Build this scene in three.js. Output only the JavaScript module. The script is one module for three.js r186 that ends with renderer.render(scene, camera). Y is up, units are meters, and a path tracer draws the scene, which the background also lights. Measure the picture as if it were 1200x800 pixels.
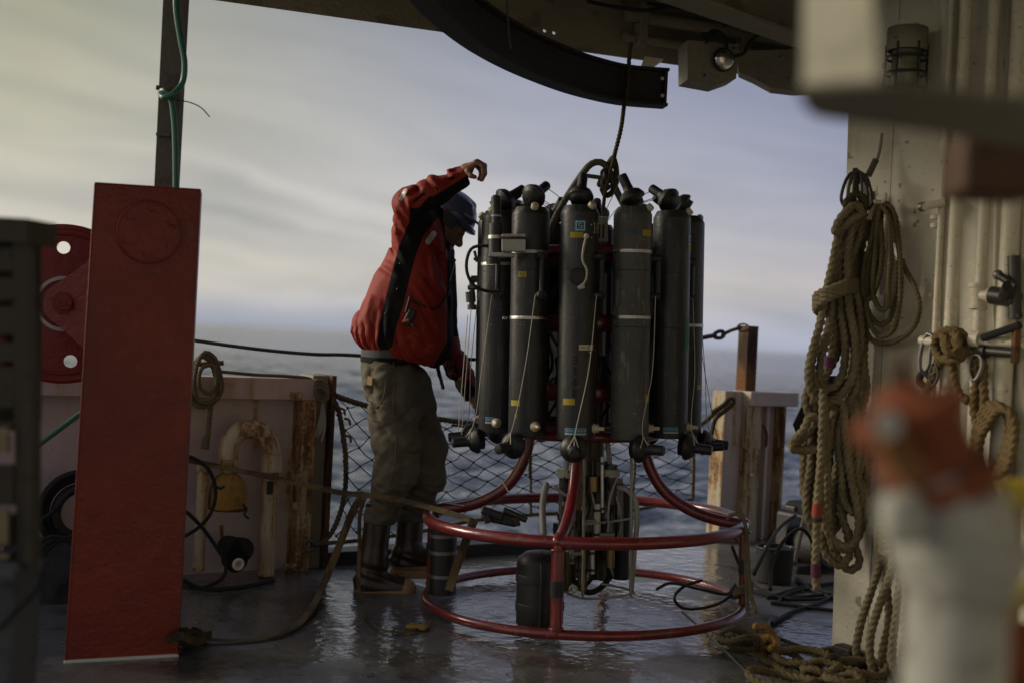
import * as THREE from 'three';
import { mergeGeometries, toCreasedNormals } from 'three/addons/utils/BufferGeometryUtils.js';
import { RoundedBoxGeometry } from 'three/addons/geometries/RoundedBoxGeometry.js';

// ---------------------------------------------------------------- camera, sky, sun, exposure
const V = (x, y, z) => new THREE.Vector3(x, y, z);
const scene = new THREE.Scene();
const F = 1451;                                        // focal length of the photograph, in its own pixels (1200 x 800)
const camera = new THREE.PerspectiveCamera(2 * Math.atan(400 / F) * 180 / Math.PI, 1024 / 682, 0.05, 20000);
camera.position.set(0, 1.13, 0);
camera.rotation.set(-0.0021, 0, 2.9 * Math.PI / 180);
camera.focus = 5.05;
camera.userData.fStop = 1.75;
camera.updateMatrixWorld(true);
const renderer = new THREE.WebGLRenderer({ antialias: true });
renderer.toneMapping = THREE.LinearToneMapping;
renderer.toneMappingExposure = 1.0;
renderer.shadowMap.enabled = true;

let seed = 7;
const rnd = () => { seed = (seed + 0x6D2B79F5) | 0; let t = Math.imul(seed ^ (seed >>> 15), 1 | seed); t = (t + Math.imul(t ^ (t >>> 7), 61 | t)) ^ t; return ((t ^ (t >>> 14)) >>> 0) / 4294967296; };
const rr = (a, b) => a + (b - a) * rnd();
const clamp = (x, a = 0, b = 1) => Math.min(b, Math.max(a, x));
const mix = (a, b, t) => a + (b - a) * t;
const sst = (a, b, x) => { const t = clamp((x - a) / (b - a)); return t * t * (3 - 2 * t); };
const lin = (c) => (c <= 0.04045 ? c / 12.92 : ((c + 0.055) / 1.055) ** 2.4);
const sRGB = (r, g, b) => [lin(r / 255), lin(g / 255), lin(b / 255)];
// hashed lattice noise, period px,py (tileable)
const hash = (x, y, z = 0) => { let h = Math.imul(x, 374761393) ^ Math.imul(y, 668265263) ^ Math.imul(z, 2147483647 ^ 0x5bd1e995); h = Math.imul(h ^ (h >>> 13), 1274126177); h ^= h >>> 16; h = Math.imul(h, 0x85ebca6b); return ((h ^ (h >>> 13)) >>> 0) / 4294967296; };
const vn = (x, y, p, s = 0) => {
  const xi = Math.floor(x), yi = Math.floor(y), fx = x - xi, fy = y - yi, u = fx * fx * (3 - 2 * fx), v = fy * fy * (3 - 2 * fy);
  const w = (a) => ((a % p) + p) % p, x0 = w(xi), x1 = w(xi + 1), y0 = w(yi), y1 = w(yi + 1);
  return mix(mix(hash(x0, y0, s), hash(x1, y0, s), u), mix(hash(x0, y1, s), hash(x1, y1, s), u), v);
};
const fbm = (u, v, f, oct, s = 0, g = 0.5) => { let a = 1, t = 0, n = 0; for (let i = 0; i < oct; i++) { t += a * vn(u * f, v * f, f, s + i * 17); n += a; a *= g; f *= 2; } return t / n; };
const n3 = (x, y, z, s = 0) => {           // plain 3-D value noise
  const xi = Math.floor(x), yi = Math.floor(y), zi = Math.floor(z), fx = x - xi, fy = y - yi, fz = z - zi;
  const u = fx * fx * (3 - 2 * fx), v = fy * fy * (3 - 2 * fy), w = fz * fz * (3 - 2 * fz);
  const h = (a, b, c) => hash(xi + a + s * 131, yi + b, zi + c);
  return mix(mix(mix(h(0, 0, 0), h(1, 0, 0), u), mix(h(0, 1, 0), h(1, 1, 0), u), v), mix(mix(h(0, 0, 1), h(1, 0, 1), u), mix(h(0, 1, 1), h(1, 1, 1), u), v), w);
};

// the sky: evening overcast, warm and brighter to port (left), blue-grey to starboard, bands of cloud low down
{
  const W = 1536, H = 768, px = new Float32Array(W * H * 4);
  const g = (pts, x) => { let i = 0; while (i < pts.length - 2 && x > pts[i + 1][0]) i++; const t = clamp((x - pts[i][0]) / (pts[i + 1][0] - pts[i][0])), a = pts[i][1], b = pts[i + 1][1]; return [0, 1, 2].map((k) => mix(a[k], b[k], t)); };
  const L = [[0, sRGB(162, 166, 177)], [0.7, sRGB(172, 174, 181)], [1.6, sRGB(204, 199, 188)], [2.8, sRGB(214, 208, 192)], [5, sRGB(202, 198, 186)], [9, sRGB(190, 187, 168)], [13, sRGB(170, 169, 150)], [18, sRGB(152, 152, 138)], [40, sRGB(132, 138, 148)], [90, sRGB(116, 123, 140)]];
  const C = [[0, sRGB(158, 164, 180)], [1.2, sRGB(180, 181, 187)], [2.4, sRGB(200, 196, 192)], [4, sRGB(190, 189, 190)], [7, sRGB(180, 181, 188)], [10, sRGB(160, 164, 178)], [15, sRGB(136, 142, 164)], [40, sRGB(118, 125, 146)], [90, sRGB(114, 121, 140)]];
  const R = [[0, sRGB(158, 165, 186)], [1.2, sRGB(164, 168, 186)], [3, sRGB(184, 178, 180)], [5, sRGB(168, 169, 182)], [8, sRGB(140, 145, 168)], [12, sRGB(130, 136, 164)], [18, sRGB(120, 127, 156)], [40, sRGB(114, 121, 146)], [90, sRGB(112, 119, 138)]];
  for (let j = 0; j < H; j++) for (let i = 0; i < W; i++) {
    const u = (i + 0.5) / W, v = (j + 0.5) / H, el = (v - 0.5) * 180;
    let az = (u - 0.25) * 360; if (az > 180) az -= 360;       // 0 = straight ahead, + right
    const e = Math.max(el, 0), t = clamp((az + 21) / 42) * 2;
    let l = g(L, e), c = g(C, e), r = g(R, e);
    let col = t < 1 ? l.map((x, k) => mix(x, c[k], t)) : c.map((x, k) => mix(x, r[k], t - 1));
    if (az < -21) { const k2 = sst(-21, -75, az) * Math.exp(-e / 40); col = col.map((x, k) => x * (1 + k2 * [0.95, 0.78, 0.45][k])); const k3 = sst(-120, -180, az); col = col.map((x, k) => mix(x, R[5][1][k], k3)); }
    if (az > 21) { const k3 = sst(60, 180, az); col = col.map((x) => x * (1 - 0.1 * k3)); }
    // cloud bands: noise stretched along the horizon
    if (el < -2) { px.set([...col.map((x) => x * 0.6), 1], (j * W + i) * 4); continue; }
    const f1 = fbm(u, v * 1.0, 24, 5, 3) - 0.5, st = fbm((u + f1 * 0.02 + 1) % 1, (v * 7 + f1 * 0.16 + u * 1.5 + 1) % 1, 28, 4, 9) - 0.5, st2 = fbm((u + f1 * 0.012 + 1) % 1, (v * 2.6 + f1 * 0.08 + u + 1) % 1, 40, 5, 21) - 0.5;
    const amp = mix(0.34, 0.25, sst(2, 12, e));
    let m = 1 + amp * (st * 1.5 * (1 - sst(5, 20, e)) + st2 * 0.8 * sst(0.5, 6, e) + f1 * 0.9 + (fbm((u + 0.3) % 1, v, 10, 5, 61) - 0.5) * 0.8);
    if (el < 0) m *= 0.8;
    col = col.map((x, k) => x * (1 + (m - 1) * [1.1, 1, 0.86][k]));
    px.set([col[0], col[1], col[2], 1], (j * W + i) * 4);
  }
  const t = new THREE.DataTexture(px, W, H, THREE.RGBAFormat, THREE.FloatType);
  t.mapping = THREE.EquirectangularReflectionMapping; t.magFilter = t.minFilter = THREE.LinearFilter; t.needsUpdate = true;
  scene.background = t; scene.environment = t;
}
const sun = new THREE.DirectionalLight(new THREE.Color().setRGB(1, 0.88, 0.72), 2.35);
sun.position.set(-27.5, 11.8, -12); sun.target.position.set(0.5, 1, -5);
sun.shadow.radius = 38; sun.castShadow = true; sun.shadow.mapSize.set(2048, 2048);
Object.assign(sun.shadow.camera, { left: -6, right: 6, top: 5, bottom: -5, near: 1, far: 60 });
scene.add(sun, sun.target); sun.name = 'sun'; sun.target.name = 'sun_target';

// ---------------------------------------------------------------- helpers
const P = (px, py, d) => V((px - 600) / F * d, -(py - 400) / F * d, -d).applyQuaternion(camera.quaternion).add(camera.position);
const ray = (px, py) => P(px, py, 1).sub(camera.position);
const G = (px, py, y = 0) => { const r = ray(px, py); return r.multiplyScalar((y - camera.position.y) / r.y).add(camera.position); };     // where a point of the photograph meets the level y
const onPlane = (px, py, o, n, off = 0) => { const r = ray(px, py), t = (o.clone().sub(camera.position).dot(n) + off) / r.dot(n); return r.multiplyScalar(t).add(camera.position); };
const YAW = 33 * Math.PI / 180, E = V(Math.cos(YAW), 0, -Math.sin(YAW)), N = V(Math.sin(YAW), 0, Math.cos(YAW));     // the ship's side runs along E, N points inboard
const EDGE = V(-0.88, 0, -5.85);                       // a point of the deck edge
const dEdge = (px) => 6.42 / (1 - 0.000448 * (px - 600));
const used = {};
const numbered = (n) => { const k = used[n] = (used[n] ?? -1) + 1; return k ? n + '_' + String(k).padStart(3, '0') : n; };
const tag = (o, label, category, group) => { Object.assign(o.userData, { label, category }); if (group) o.userData.group = group; return o; };
const thing = (name, label, category, pos, group) => { const o = new THREE.Group(); o.name = numbered(name); if (pos) o.position.copy(pos); scene.add(o); o.updateMatrixWorld(true); return tag(o, label, category, group); };
// geometry given in world coordinates is moved into the parent's own axes
const put = (name, geo, mat, parent, label) => {
  let g = Array.isArray(geo) ? join(geo) : geo;
  if (parent && parent !== scene) { parent.updateMatrixWorld(true); g = g.clone().applyMatrix4(parent.matrixWorld.clone().invert()); }
  return raw(name, g, mat, parent, label);
};
const raw = (name, geo, mat, parent, label) => {
  let gg = Array.isArray(geo) ? join(geo) : geo; if (mat.userData.tri) gg = uvw(gg); const m = new THREE.Mesh(gg, mat); m.name = !parent || parent === scene ? numbered(name) : name; m.castShadow = m.receiveShadow = true; (parent ?? scene).add(m);
  if (label) m.userData.label = label; return m;
};
const struct = (name, geo, mat) => { const m = raw(name, geo, mat, scene); m.userData.kind = 'structure'; return m; };
const join = (list) => mergeGeometries(list.map((g) => { const h = g.index ? g.toNonIndexed() : g.clone(); for (const k of Object.keys(h.attributes)) if (!['position', 'normal', 'uv'].includes(k)) h.deleteAttribute(k); if (!h.attributes.uv) h.setAttribute('uv', new THREE.BufferAttribute(new Float32Array(h.attributes.position.count * 2), 2)); return h; }));
const uvw = (geo, s = 1) => {               // uv in metres, by the axis a face looks along
  const g = geo.index ? geo.toNonIndexed() : geo, p = g.attributes.position, n = g.attributes.normal, uv = new Float32Array(p.count * 2);
  for (let i = 0; i < p.count; i += 3) {
    const ax = Math.abs(n.getX(i) + n.getX(i + 1) + n.getX(i + 2)), ay = Math.abs(n.getY(i) + n.getY(i + 1) + n.getY(i + 2)), az = Math.abs(n.getZ(i) + n.getZ(i + 1) + n.getZ(i + 2));
    for (let k = i; k < i + 3; k++) { const [a, b] = ay > ax && ay > az ? [p.getX(k), p.getZ(k)] : ax > az ? [p.getZ(k), p.getY(k)] : [p.getX(k), p.getY(k)]; uv[k * 2] = a * s; uv[k * 2 + 1] = b * s; }
  }
  g.setAttribute('uv', new THREE.BufferAttribute(uv, 2)); return g;
};
const cat = (pts, closed = false, type = 'centripetal') => new THREE.CatmullRomCurve3(pts, closed, type);
const tube = (pts, r, rad = 8, closed = false, step = 0.02) => { const c = cat(pts, closed), n = Math.max(pts.length * 3, Math.min(400, Math.ceil(c.getLength() / step))); const t = new THREE.TubeGeometry(c, n, r, rad, closed); if (closed) return t; return join([t, ball(pts[0], r, 8), ball(pts[pts.length - 1], r, 8)]); };
const ball = (c, r, s = 12) => new THREE.SphereGeometry(r, s, Math.ceil(s * 0.7)).translate(c.x, c.y, c.z);
const QY = V(0, 1, 0);
const place = (g, at, dir, from = QY) => { g.applyQuaternion(new THREE.Quaternion().setFromUnitVectors(from, dir.clone().normalize())); return g.translate(at.x, at.y, at.z); };
const rod = (a, b, r, seg = 12, r2 = r) => place(new THREE.CylinderGeometry(r2, r, a.distanceTo(b), seg), a.clone().lerp(b, 0.5), b.clone().sub(a));
const lathe = (prof, seg = 24) => new THREE.LatheGeometry(prof.map(([r, y]) => new THREE.Vector2(r, y)), seg);
// a box lying along axes a (unit), up, a x up
const obox = (c, a, sx, sy, sz, bev = 0.004, up = QY) => { const g = bev ? new RoundedBoxGeometry(sx, sy, sz, 2, bev) : new THREE.BoxGeometry(sx, sy, sz); const x = a.clone().normalize(), z = x.clone().cross(up).normalize(), y = z.clone().cross(x); return g.applyMatrix4(new THREE.Matrix4().makeBasis(x, y, z)).translate(c.x, c.y, c.z); };
// prism between an outline and the same outline moved by w
const prism = (pts, w) => {
  const n = pts.length, nor = V(0, 0, 0); for (let i = 1; i < n - 1; i++) nor.add(pts[i].clone().sub(pts[0]).cross(pts[i + 1].clone().sub(pts[0]))); nor.normalize();
  const fl = nor.dot(w) > 0, u = pts[1].clone().sub(pts[0]).normalize(), v = nor.clone().cross(u), tri = THREE.ShapeUtils.triangulateShape(pts.map((p) => new THREE.Vector2(p.dot(u), p.dot(v))), []), a = [];
  const q = pts.map((p) => p.clone().add(w)), add = (A, B, C) => { for (const p of fl ? [A, C, B] : [A, B, C]) a.push(p.x, p.y, p.z); };
  for (const [i, j, k] of tri) { add(pts[i], pts[j], pts[k]); add(q[i], q[k], q[j]); }
  for (let i = 0; i < n; i++) { const j = (i + 1) % n; add(pts[j], pts[i], q[i]); add(pts[j], q[i], q[j]); }
  const g = new THREE.BufferGeometry(); g.setAttribute('position', new THREE.Float32BufferAttribute(a, 3)); g.computeVertexNormals(); return uvw(g);
};
// laid three-strand rope
const ropeGeo = (pts, r, closed = false, pitch = r * 4.8) => {
  const c = cat(pts, closed); c.arcLengthDivisions = 60 * pts.length; const Lr = c.getLength(), n = Math.max(6, Math.ceil(Lr / (r * 0.45))), fr = c.computeFrenetFrames(n, closed), rad = 24, pos = [], uv = [], idx = [], p = V(0, 0, 0);
  for (let i = 0; i <= n; i++) {
    c.getPointAt(Math.min(1, i / n), p); const tw = i / n * (closed ? Math.round(Lr / pitch) * pitch : Lr) / pitch * 2 * Math.PI;
    for (let j = 0; j <= rad; j++) {
      const th = j / rad * 2 * Math.PI; let d = ((th - tw) % (2 * Math.PI / 3) + 2 * Math.PI / 3) % (2 * Math.PI / 3) - Math.PI / 3; const R = r * (0.53 * Math.cos(d) + Math.sqrt(0.2209 - (0.53 * Math.sin(d)) ** 2));
      const b = fr.binormals[i], nn = fr.normals[i], cs = Math.cos(th) * R, sn = Math.sin(th) * R; pos.push(p.x + nn.x * cs + b.x * sn, p.y + nn.y * cs + b.y * sn, p.z + nn.z * cs + b.z * sn); uv.push(i / n * Lr, th * r);
    }
  }
  const w = rad + 1; for (let i = 0; i < n; i++) for (let j = 0; j < rad; j++) { const a = i * w + j; idx.push(a, a + w, a + 1, a + 1, a + w, a + w + 1); }
  const g = new THREE.BufferGeometry(); g.setAttribute('position', new THREE.Float32BufferAttribute(pos, 3)); g.setAttribute('uv', new THREE.Float32BufferAttribute(uv, 2)); g.setIndex(idx); g.computeVertexNormals();
  return g;
};
// flat webbing along a path; side(i) gives the direction across
const ribbon = (pts, w, side, th = 0.003) => {
  const c = cat(pts), n = Math.max(12, Math.ceil(c.getLength() / 0.02)), a = [], uv = [], idx = [];
  for (let i = 0; i <= n; i++) { const p = c.getPointAt(i / n), t = c.getTangentAt(i / n), s = (typeof side === 'function' ? side(i / n) : side).clone(); s.addScaledVector(t, -s.dot(t)).normalize(); const m = t.clone().cross(s).normalize().multiplyScalar(th / 2); s.multiplyScalar(w / 2);
    for (const [x, y] of [[1, 1], [1, -1], [-1, -1], [-1, 1]]) { a.push(p.x + s.x * x + m.x * y, p.y + s.y * x + m.y * y, p.z + s.z * x + m.z * y); uv.push(i / n * c.getLength(), x > 0 ? 0 : w); } }
  for (let i = 0; i < n; i++) for (let k = 0; k < 4; k++) { const A = i * 4 + k, B = i * 4 + (k + 1) % 4; idx.push(A, A + 4, B, B, A + 4, B + 4); }
  idx.push(0, 1, 2, 0, 2, 3); const o = n * 4; idx.push(o, o + 2, o + 1, o, o + 3, o + 2);
  let g = new THREE.BufferGeometry(); g.setAttribute('position', new THREE.Float32BufferAttribute(a, 3)); g.setAttribute('uv', new THREE.Float32BufferAttribute(uv, 2)); g.setIndex(idx); g = g.toNonIndexed(); g.computeVertexNormals(); return g;
};
// surface of a distance field (surface nets)
const surf = (f, lo, hi, c) => {
  const nx = Math.ceil((hi.x - lo.x) / c) + 1, ny = Math.ceil((hi.y - lo.y) / c) + 1, nz = Math.ceil((hi.z - lo.z) / c) + 1, D = new Float32Array(nx * ny * nz), id = (i, j, k) => i + nx * (j + ny * k);
  for (let k = 0; k < nz; k++) for (let j = 0; j < ny; j++) for (let i = 0; i < nx; i++) D[id(i, j, k)] = f(lo.x + i * c, lo.y + j * c, lo.z + k * c);
  const cell = new Int32Array(nx * ny * nz).fill(-1), pos = [], idx = [], cs = [[0, 0, 0], [1, 0, 0], [0, 1, 0], [1, 1, 0], [0, 0, 1], [1, 0, 1], [0, 1, 1], [1, 1, 1]], ed = []; for (let a = 0; a < 8; a++) for (let b = a + 1; b < 8; b++) if ([1, 2, 4].includes(a ^ b)) ed.push([a, b]);
  for (let k = 0; k < nz - 1; k++) for (let j = 0; j < ny - 1; j++) for (let i = 0; i < nx - 1; i++) {
    const v = cs.map(([x, y, z]) => D[id(i + x, j + y, k + z)]); let s = 0; for (const q of v) if (q < 0) s++; if (!s || s === 8) continue;
    let X = 0, Y = 0, Z = 0, n = 0; for (const [a, b] of ed) if ((v[a] < 0) !== (v[b] < 0)) { const t = v[a] / (v[a] - v[b]); X += mix(cs[a][0], cs[b][0], t); Y += mix(cs[a][1], cs[b][1], t); Z += mix(cs[a][2], cs[b][2], t); n++; }
    cell[id(i, j, k)] = pos.length / 3; pos.push(lo.x + (i + X / n) * c, lo.y + (j + Y / n) * c, lo.z + (k + Z / n) * c);
  }
  const quad = (a, b, c2, d, fl) => { if (Math.min(a, b, c2, d) < 0) return; fl ? idx.push(a, c2, b, a, d, c2) : idx.push(a, b, c2, a, c2, d); };
  for (let k = 1; k < nz - 1; k++) for (let j = 1; j < ny - 1; j++) for (let i = 1; i < nx - 1; i++) {
    const a = D[id(i, j, k)] < 0;
    if (a !== (D[id(i + 1, j, k)] < 0)) quad(cell[id(i, j - 1, k - 1)], cell[id(i, j, k - 1)], cell[id(i, j, k)], cell[id(i, j - 1, k)], !a);
    if (a !== (D[id(i, j + 1, k)] < 0)) quad(cell[id(i - 1, j, k - 1)], cell[id(i - 1, j, k)], cell[id(i, j, k)], cell[id(i, j, k - 1)], !a);
    if (a !== (D[id(i, j, k + 1)] < 0)) quad(cell[id(i - 1, j - 1, k)], cell[id(i, j - 1, k)], cell[id(i, j, k)], cell[id(i - 1, j, k)], !a);
  }
  const g = new THREE.BufferGeometry(); g.setAttribute('position', new THREE.Float32BufferAttribute(pos, 3)); g.setIndex(idx); g.computeVertexNormals(); return g;
};
// cut a mesh along the zero line of fn(position, normal): [where fn >= 0, the rest]
const split = (geo, fn) => {
  const p = geo.attributes.position, nr = geo.attributes.normal, ix = geo.index ?? { count: p.count, getX: (i) => i }, out = [[[], []], [[], []]], a = V(0, 0, 0), b = V(0, 0, 0), val = new Float32Array(p.count);
  for (let i = 0; i < p.count; i++) val[i] = fn(a.fromBufferAttribute(p, i), b.fromBufferAttribute(nr, i));
  const vert = (i) => ({ p: V(0, 0, 0).fromBufferAttribute(p, i), n: V(0, 0, 0).fromBufferAttribute(nr, i), v: val[i] }), lerp = (A, B) => { const t = A.v / (A.v - B.v); return { p: A.p.clone().lerp(B.p, t), n: A.n.clone().lerp(B.n, t), v: 0 }; };
  const emit = (s, ...t) => { for (const q of t) { out[s][0].push(q.p.x, q.p.y, q.p.z); out[s][1].push(q.n.x, q.n.y, q.n.z); } };
  for (let i = 0; i < ix.count; i += 3) {
    let t = [vert(ix.getX(i)), vert(ix.getX(i + 1)), vert(ix.getX(i + 2))]; const s = t.map((q) => (q.v >= 0 ? 0 : 1)), c = s[0] + s[1] + s[2];
    if (c === 0 || c === 3) { emit(c ? 1 : 0, ...t); continue; }
    const odd = s.findIndex((x) => s.filter((y) => y === x).length === 1); t = [t[odd], t[(odd + 1) % 3], t[(odd + 2) % 3]]; const m1 = lerp(t[0], t[1]), m2 = lerp(t[0], t[2]);
    emit(s[odd], t[0], m1, m2); emit(1 - s[odd], m1, t[1], t[2]); emit(1 - s[odd], m1, t[2], m2);
  }
  return out.map(([q, n]) => { const g = new THREE.BufferGeometry(); g.setAttribute('position', new THREE.Float32BufferAttribute(q, 3)); g.setAttribute('normal', new THREE.Float32BufferAttribute(n, 3)); return uvw(g); });
};
// distance pieces
const smin = (a, b, k) => { const h = Math.max(k - Math.abs(a - b), 0) / k; return Math.min(a, b) - h * h * k * 0.25; };
const cap = (x, y, z, a, b, ra, rb) => { const bx = b.x - a.x, by = b.y - a.y, bz = b.z - a.z, t = clamp(((x - a.x) * bx + (y - a.y) * by + (z - a.z) * bz) / (bx * bx + by * by + bz * bz)); return Math.hypot(x - a.x - bx * t, y - a.y - by * t, z - a.z - bz * t) - mix(ra, rb, t); };
const ell = (x, y, z, c, rx, ry, rz) => { const k = Math.hypot((x - c.x) / rx, (y - c.y) / ry, (z - c.z) / rz); return (k - 1) * Math.min(rx, ry, rz); };
// ---------------------------------------------------------------- materials
const tex = (W, H, fn, rep) => { const a = new Uint8Array(W * H * 4); for (let j = 0; j < H; j++) for (let i = 0; i < W; i++) { const c = fn(i / W, j / H), o = (j * W + i) * 4; a[o] = clamp(c[0]) * 255; a[o + 1] = clamp(c[1]) * 255; a[o + 2] = clamp(c[2]) * 255; a[o + 3] = 255; } const t = new THREE.DataTexture(a, W, H); t.wrapS = t.wrapT = THREE.RepeatWrapping; t.magFilter = THREE.LinearFilter; t.minFilter = THREE.LinearFilter; if (rep) t.repeat.set(rep, rep); t.needsUpdate = true; return t; };
const grey = (x) => [x, x, x];
const mixc = (a, b, t) => [mix(a[0], b[0], t), mix(a[1], b[1], t), mix(a[2], b[2], t)];
const T = {};
T.mottle = tex(384, 384, (u, v) => { const a = fbm(u, v, 4, 6, 1), b = fbm(u, v, 32, 3, 5), s = sst(0.66, 0.74, fbm(u, v, 16, 4, 8)); return grey(0.62 + 0.32 * a + 0.12 * (b - 0.5) - 0.25 * s); });
T.peel = tex(384, 384, (u, v) => grey(0.6 * fbm(u, v, 12, 3, 31) + 0.4 * fbm(u, v, 64, 3, 33)));
T.fine = tex(256, 256, (u, v) => grey(fbm(u, v, 64, 2, 41)));
T.weave = tex(256, 256, (u, v) => grey(0.5 + 0.25 * Math.sin((u + v) * 2 * Math.PI * 48) + 0.3 * (fbm(u, v, 48, 2, 44) - 0.5)));
T.cloth = tex(384, 384, (u, v) => grey(0.78 + 0.3 * (fbm(u, v, 6, 5, 47) - 0.5) + 0.12 * (fbm(u, v, 128, 1, 48) - 0.5)));
// old paint over rusting steel; streaks run down
const rustMap = (paint, amount, s) => tex(384, 384, (u, v) => {
  const st = fbm(u, v, 4, 5, s) * 0.45 + 0.55 * fbm(u * 1, v * 0.1, 30, 3, s + 2), fine = fbm(u, v, 48, 3, s + 5), k = sst(amount - 0.08, amount + 0.1, st + (fine - 0.5) * 0.22), k2 = sst(amount + 0.06, amount + 0.24, st + (fine - 0.5) * 0.3), w = sst(amount - 0.2, amount, st) * (0.35 + 0.6 * fbm(u, v * 0.2, 30, 3, s + 7));
  let c = paint.map((x) => x * (0.78 + 0.34 * fbm(u, v, 9, 4, s + 9))); c = mixc(c, [0.45, 0.27, 0.075], w * 0.75);
  return mixc(mixc(c, [0.24, 0.125, 0.042], k), [0.1, 0.05, 0.024].map((x) => x * (0.6 + 0.8 * fine)), k2);
});
T.rustCream = rustMap([0.5, 0.46, 0.36], 0.56, 60);
T.rustHeavy = rustMap([0.5, 0.44, 0.31], 0.49, 70);
T.rustGrey = rustMap([0.57, 0.475, 0.445], 0.74, 80);
T.rustYellow = rustMap([0.36, 0.21, 0.03], 0.53, 90);
T.rustSteel = tex(256, 512, (u, v) => mixc([0.17, 0.075, 0.022], [0.045, 0.025, 0.014], sst(0.35, 0.65, fbm(u, v * 0.3, 8, 5, 100))).map((x) => x * (0.7 + 0.6 * fbm(u, v, 64, 2, 101))));
T.wall = tex(640, 640, (u, v) => { const a = fbm(u, v, 3, 6, 110), d = sst(0.6, 0.75, fbm(u, v * 0.25, 24, 4, 112)), sp = sst(0.84, 0.88, fbm(u, v, 60, 2, 114)), ch = sst(0.7, 0.74, fbm(u, v, 20, 4, 117)); let c = [0.7, 0.66, 0.54].map((x) => x * (0.82 + 0.3 * a)); c = mixc(c, [0.42, 0.35, 0.21], d * 0.3); c = mixc(c, [0.2, 0.13, 0.07], sp * 0.7); return mixc(c, [0.5, 0.46, 0.35], ch * 0.4); });
T.red = tex(512, 512, (u, v) => { const a = fbm(u, v, 4, 6, 120), sc = sst(0.74, 0.78, fbm(u, v, 24, 4, 121)), d = sst(0.55, 0.8, fbm(u, v, 10, 4, 125)); let c = [0.19, 0.018, 0.009].map((x) => x * (0.5 + 0.95 * a)); c = mixc(c, [0.09, 0.016, 0.01], d * 0.5); return mixc(c, [0.24, 0.04, 0.022], sc * 0.5); });
T.redChip = tex(384, 384, (u, v) => { const a = fbm(u, v, 5, 6, 220), ch = sst(0.7, 0.73, fbm(u, v, 22, 4, 221)), ch2 = sst(0.75, 0.77, fbm(u, v, 22, 4, 221)), d = sst(0.5, 0.75, fbm(u, v, 9, 4, 225)); let c = [0.2, 0.021, 0.022].map((x) => x * (0.6 + 0.75 * a)); c = mixc(c, [0.085, 0.014, 0.014], d * 0.6); c = mixc(c, [0.26, 0.09, 0.07], ch); return mixc(c, [0.07, 0.045, 0.035], ch2); });
T.bottle = tex(384, 384, (u, v) => { const a = fbm(u, v * 0.5, 8, 5, 130), sc = sst(0.62, 0.8, fbm(u, v * 0.12, 64, 3, 132)), sp = sst(0.76, 0.8, fbm(u, v, 48, 3, 134)); return grey(0.25 + 0.42 * a + 0.5 * sc + sp * 0.5); });
T.deckRough = tex(640, 640, (u, v) => { const a = fbm(u, v, 5, 6, 140), b = fbm(u, v, 40, 3, 143); return grey(clamp(0.1 + 0.3 * sst(0.52, 0.7, a + (b - 0.5) * 0.15) + 0.06 * b)); });
T.deckBump = tex(640, 640, (u, v) => grey(0.15 * fbm(u, v, 5, 3, 150) + 0.65 * fbm(u, v, 17, 2, 151) + 0.2 * fbm(u, v, 60, 3, 152)));
T.deckMap = tex(640, 640, (u, v) => { const a = fbm(u, v, 4, 6, 160), d = sst(0.58, 0.72, fbm(u, v, 9, 5, 162)), sp = sst(0.7, 0.78, fbm(u, v, 70, 2, 165)); let c = [0.15, 0.15, 0.147].map((x) => x * (0.7 + 0.55 * a)); c = mixc(c, [0.07, 0.06, 0.045], d * 0.7); return mixc(c, [0.2, 0.19, 0.17], sp * 0.4); });
T.rope = tex(256, 256, (u, v) => { const a = fbm(u, v, 6, 4, 170), b = fbm(u * 0.25, v, 96, 2, 172); return mixc([0.2, 0.155, 0.082], [0.33, 0.27, 0.16], a).map((x) => x * (0.7 + 0.55 * b)); });
T.web = tex(256, 64, (u, v) => { const s = Math.sin(v * 2 * Math.PI * 8), d = sst(0.45, 0.65, fbm(u, v * 0.25, 8, 4, 180)); return mixc([0.16, 0.108, 0.05], [0.05, 0.036, 0.022], d * 0.8 + 0.12 * s); });
T.sea = tex(640, 640, (u, v) => { let h = 0; for (const [f, a, s] of [[7, 1, 1], [15, 0.6, 2], [31, 0.34, 3], [64, 0.2, 4], [128, 0.1, 5]]) { const n = vn(u * f + 0.35 * Math.sin(2 * Math.PI * v * 3), v * f, f, 200 + s); h += a * (1 - Math.abs(2 * n - 1)) ** 1.3; } return grey(h / 2.24); });
const pb = (o) => new THREE.MeshPhysicalMaterial(o), col = (r, g, b) => new THREE.Color().setRGB(r, g, b);
const mat = (c, rough = 0.6, o = {}) => pb({ color: Array.isArray(c) ? col(...c) : c, roughness: rough, ...o });
const rep = (t, s, s2 = s) => { const c = t.clone(); c.repeat.set(s, s2); c.needsUpdate = true; return c; };
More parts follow.
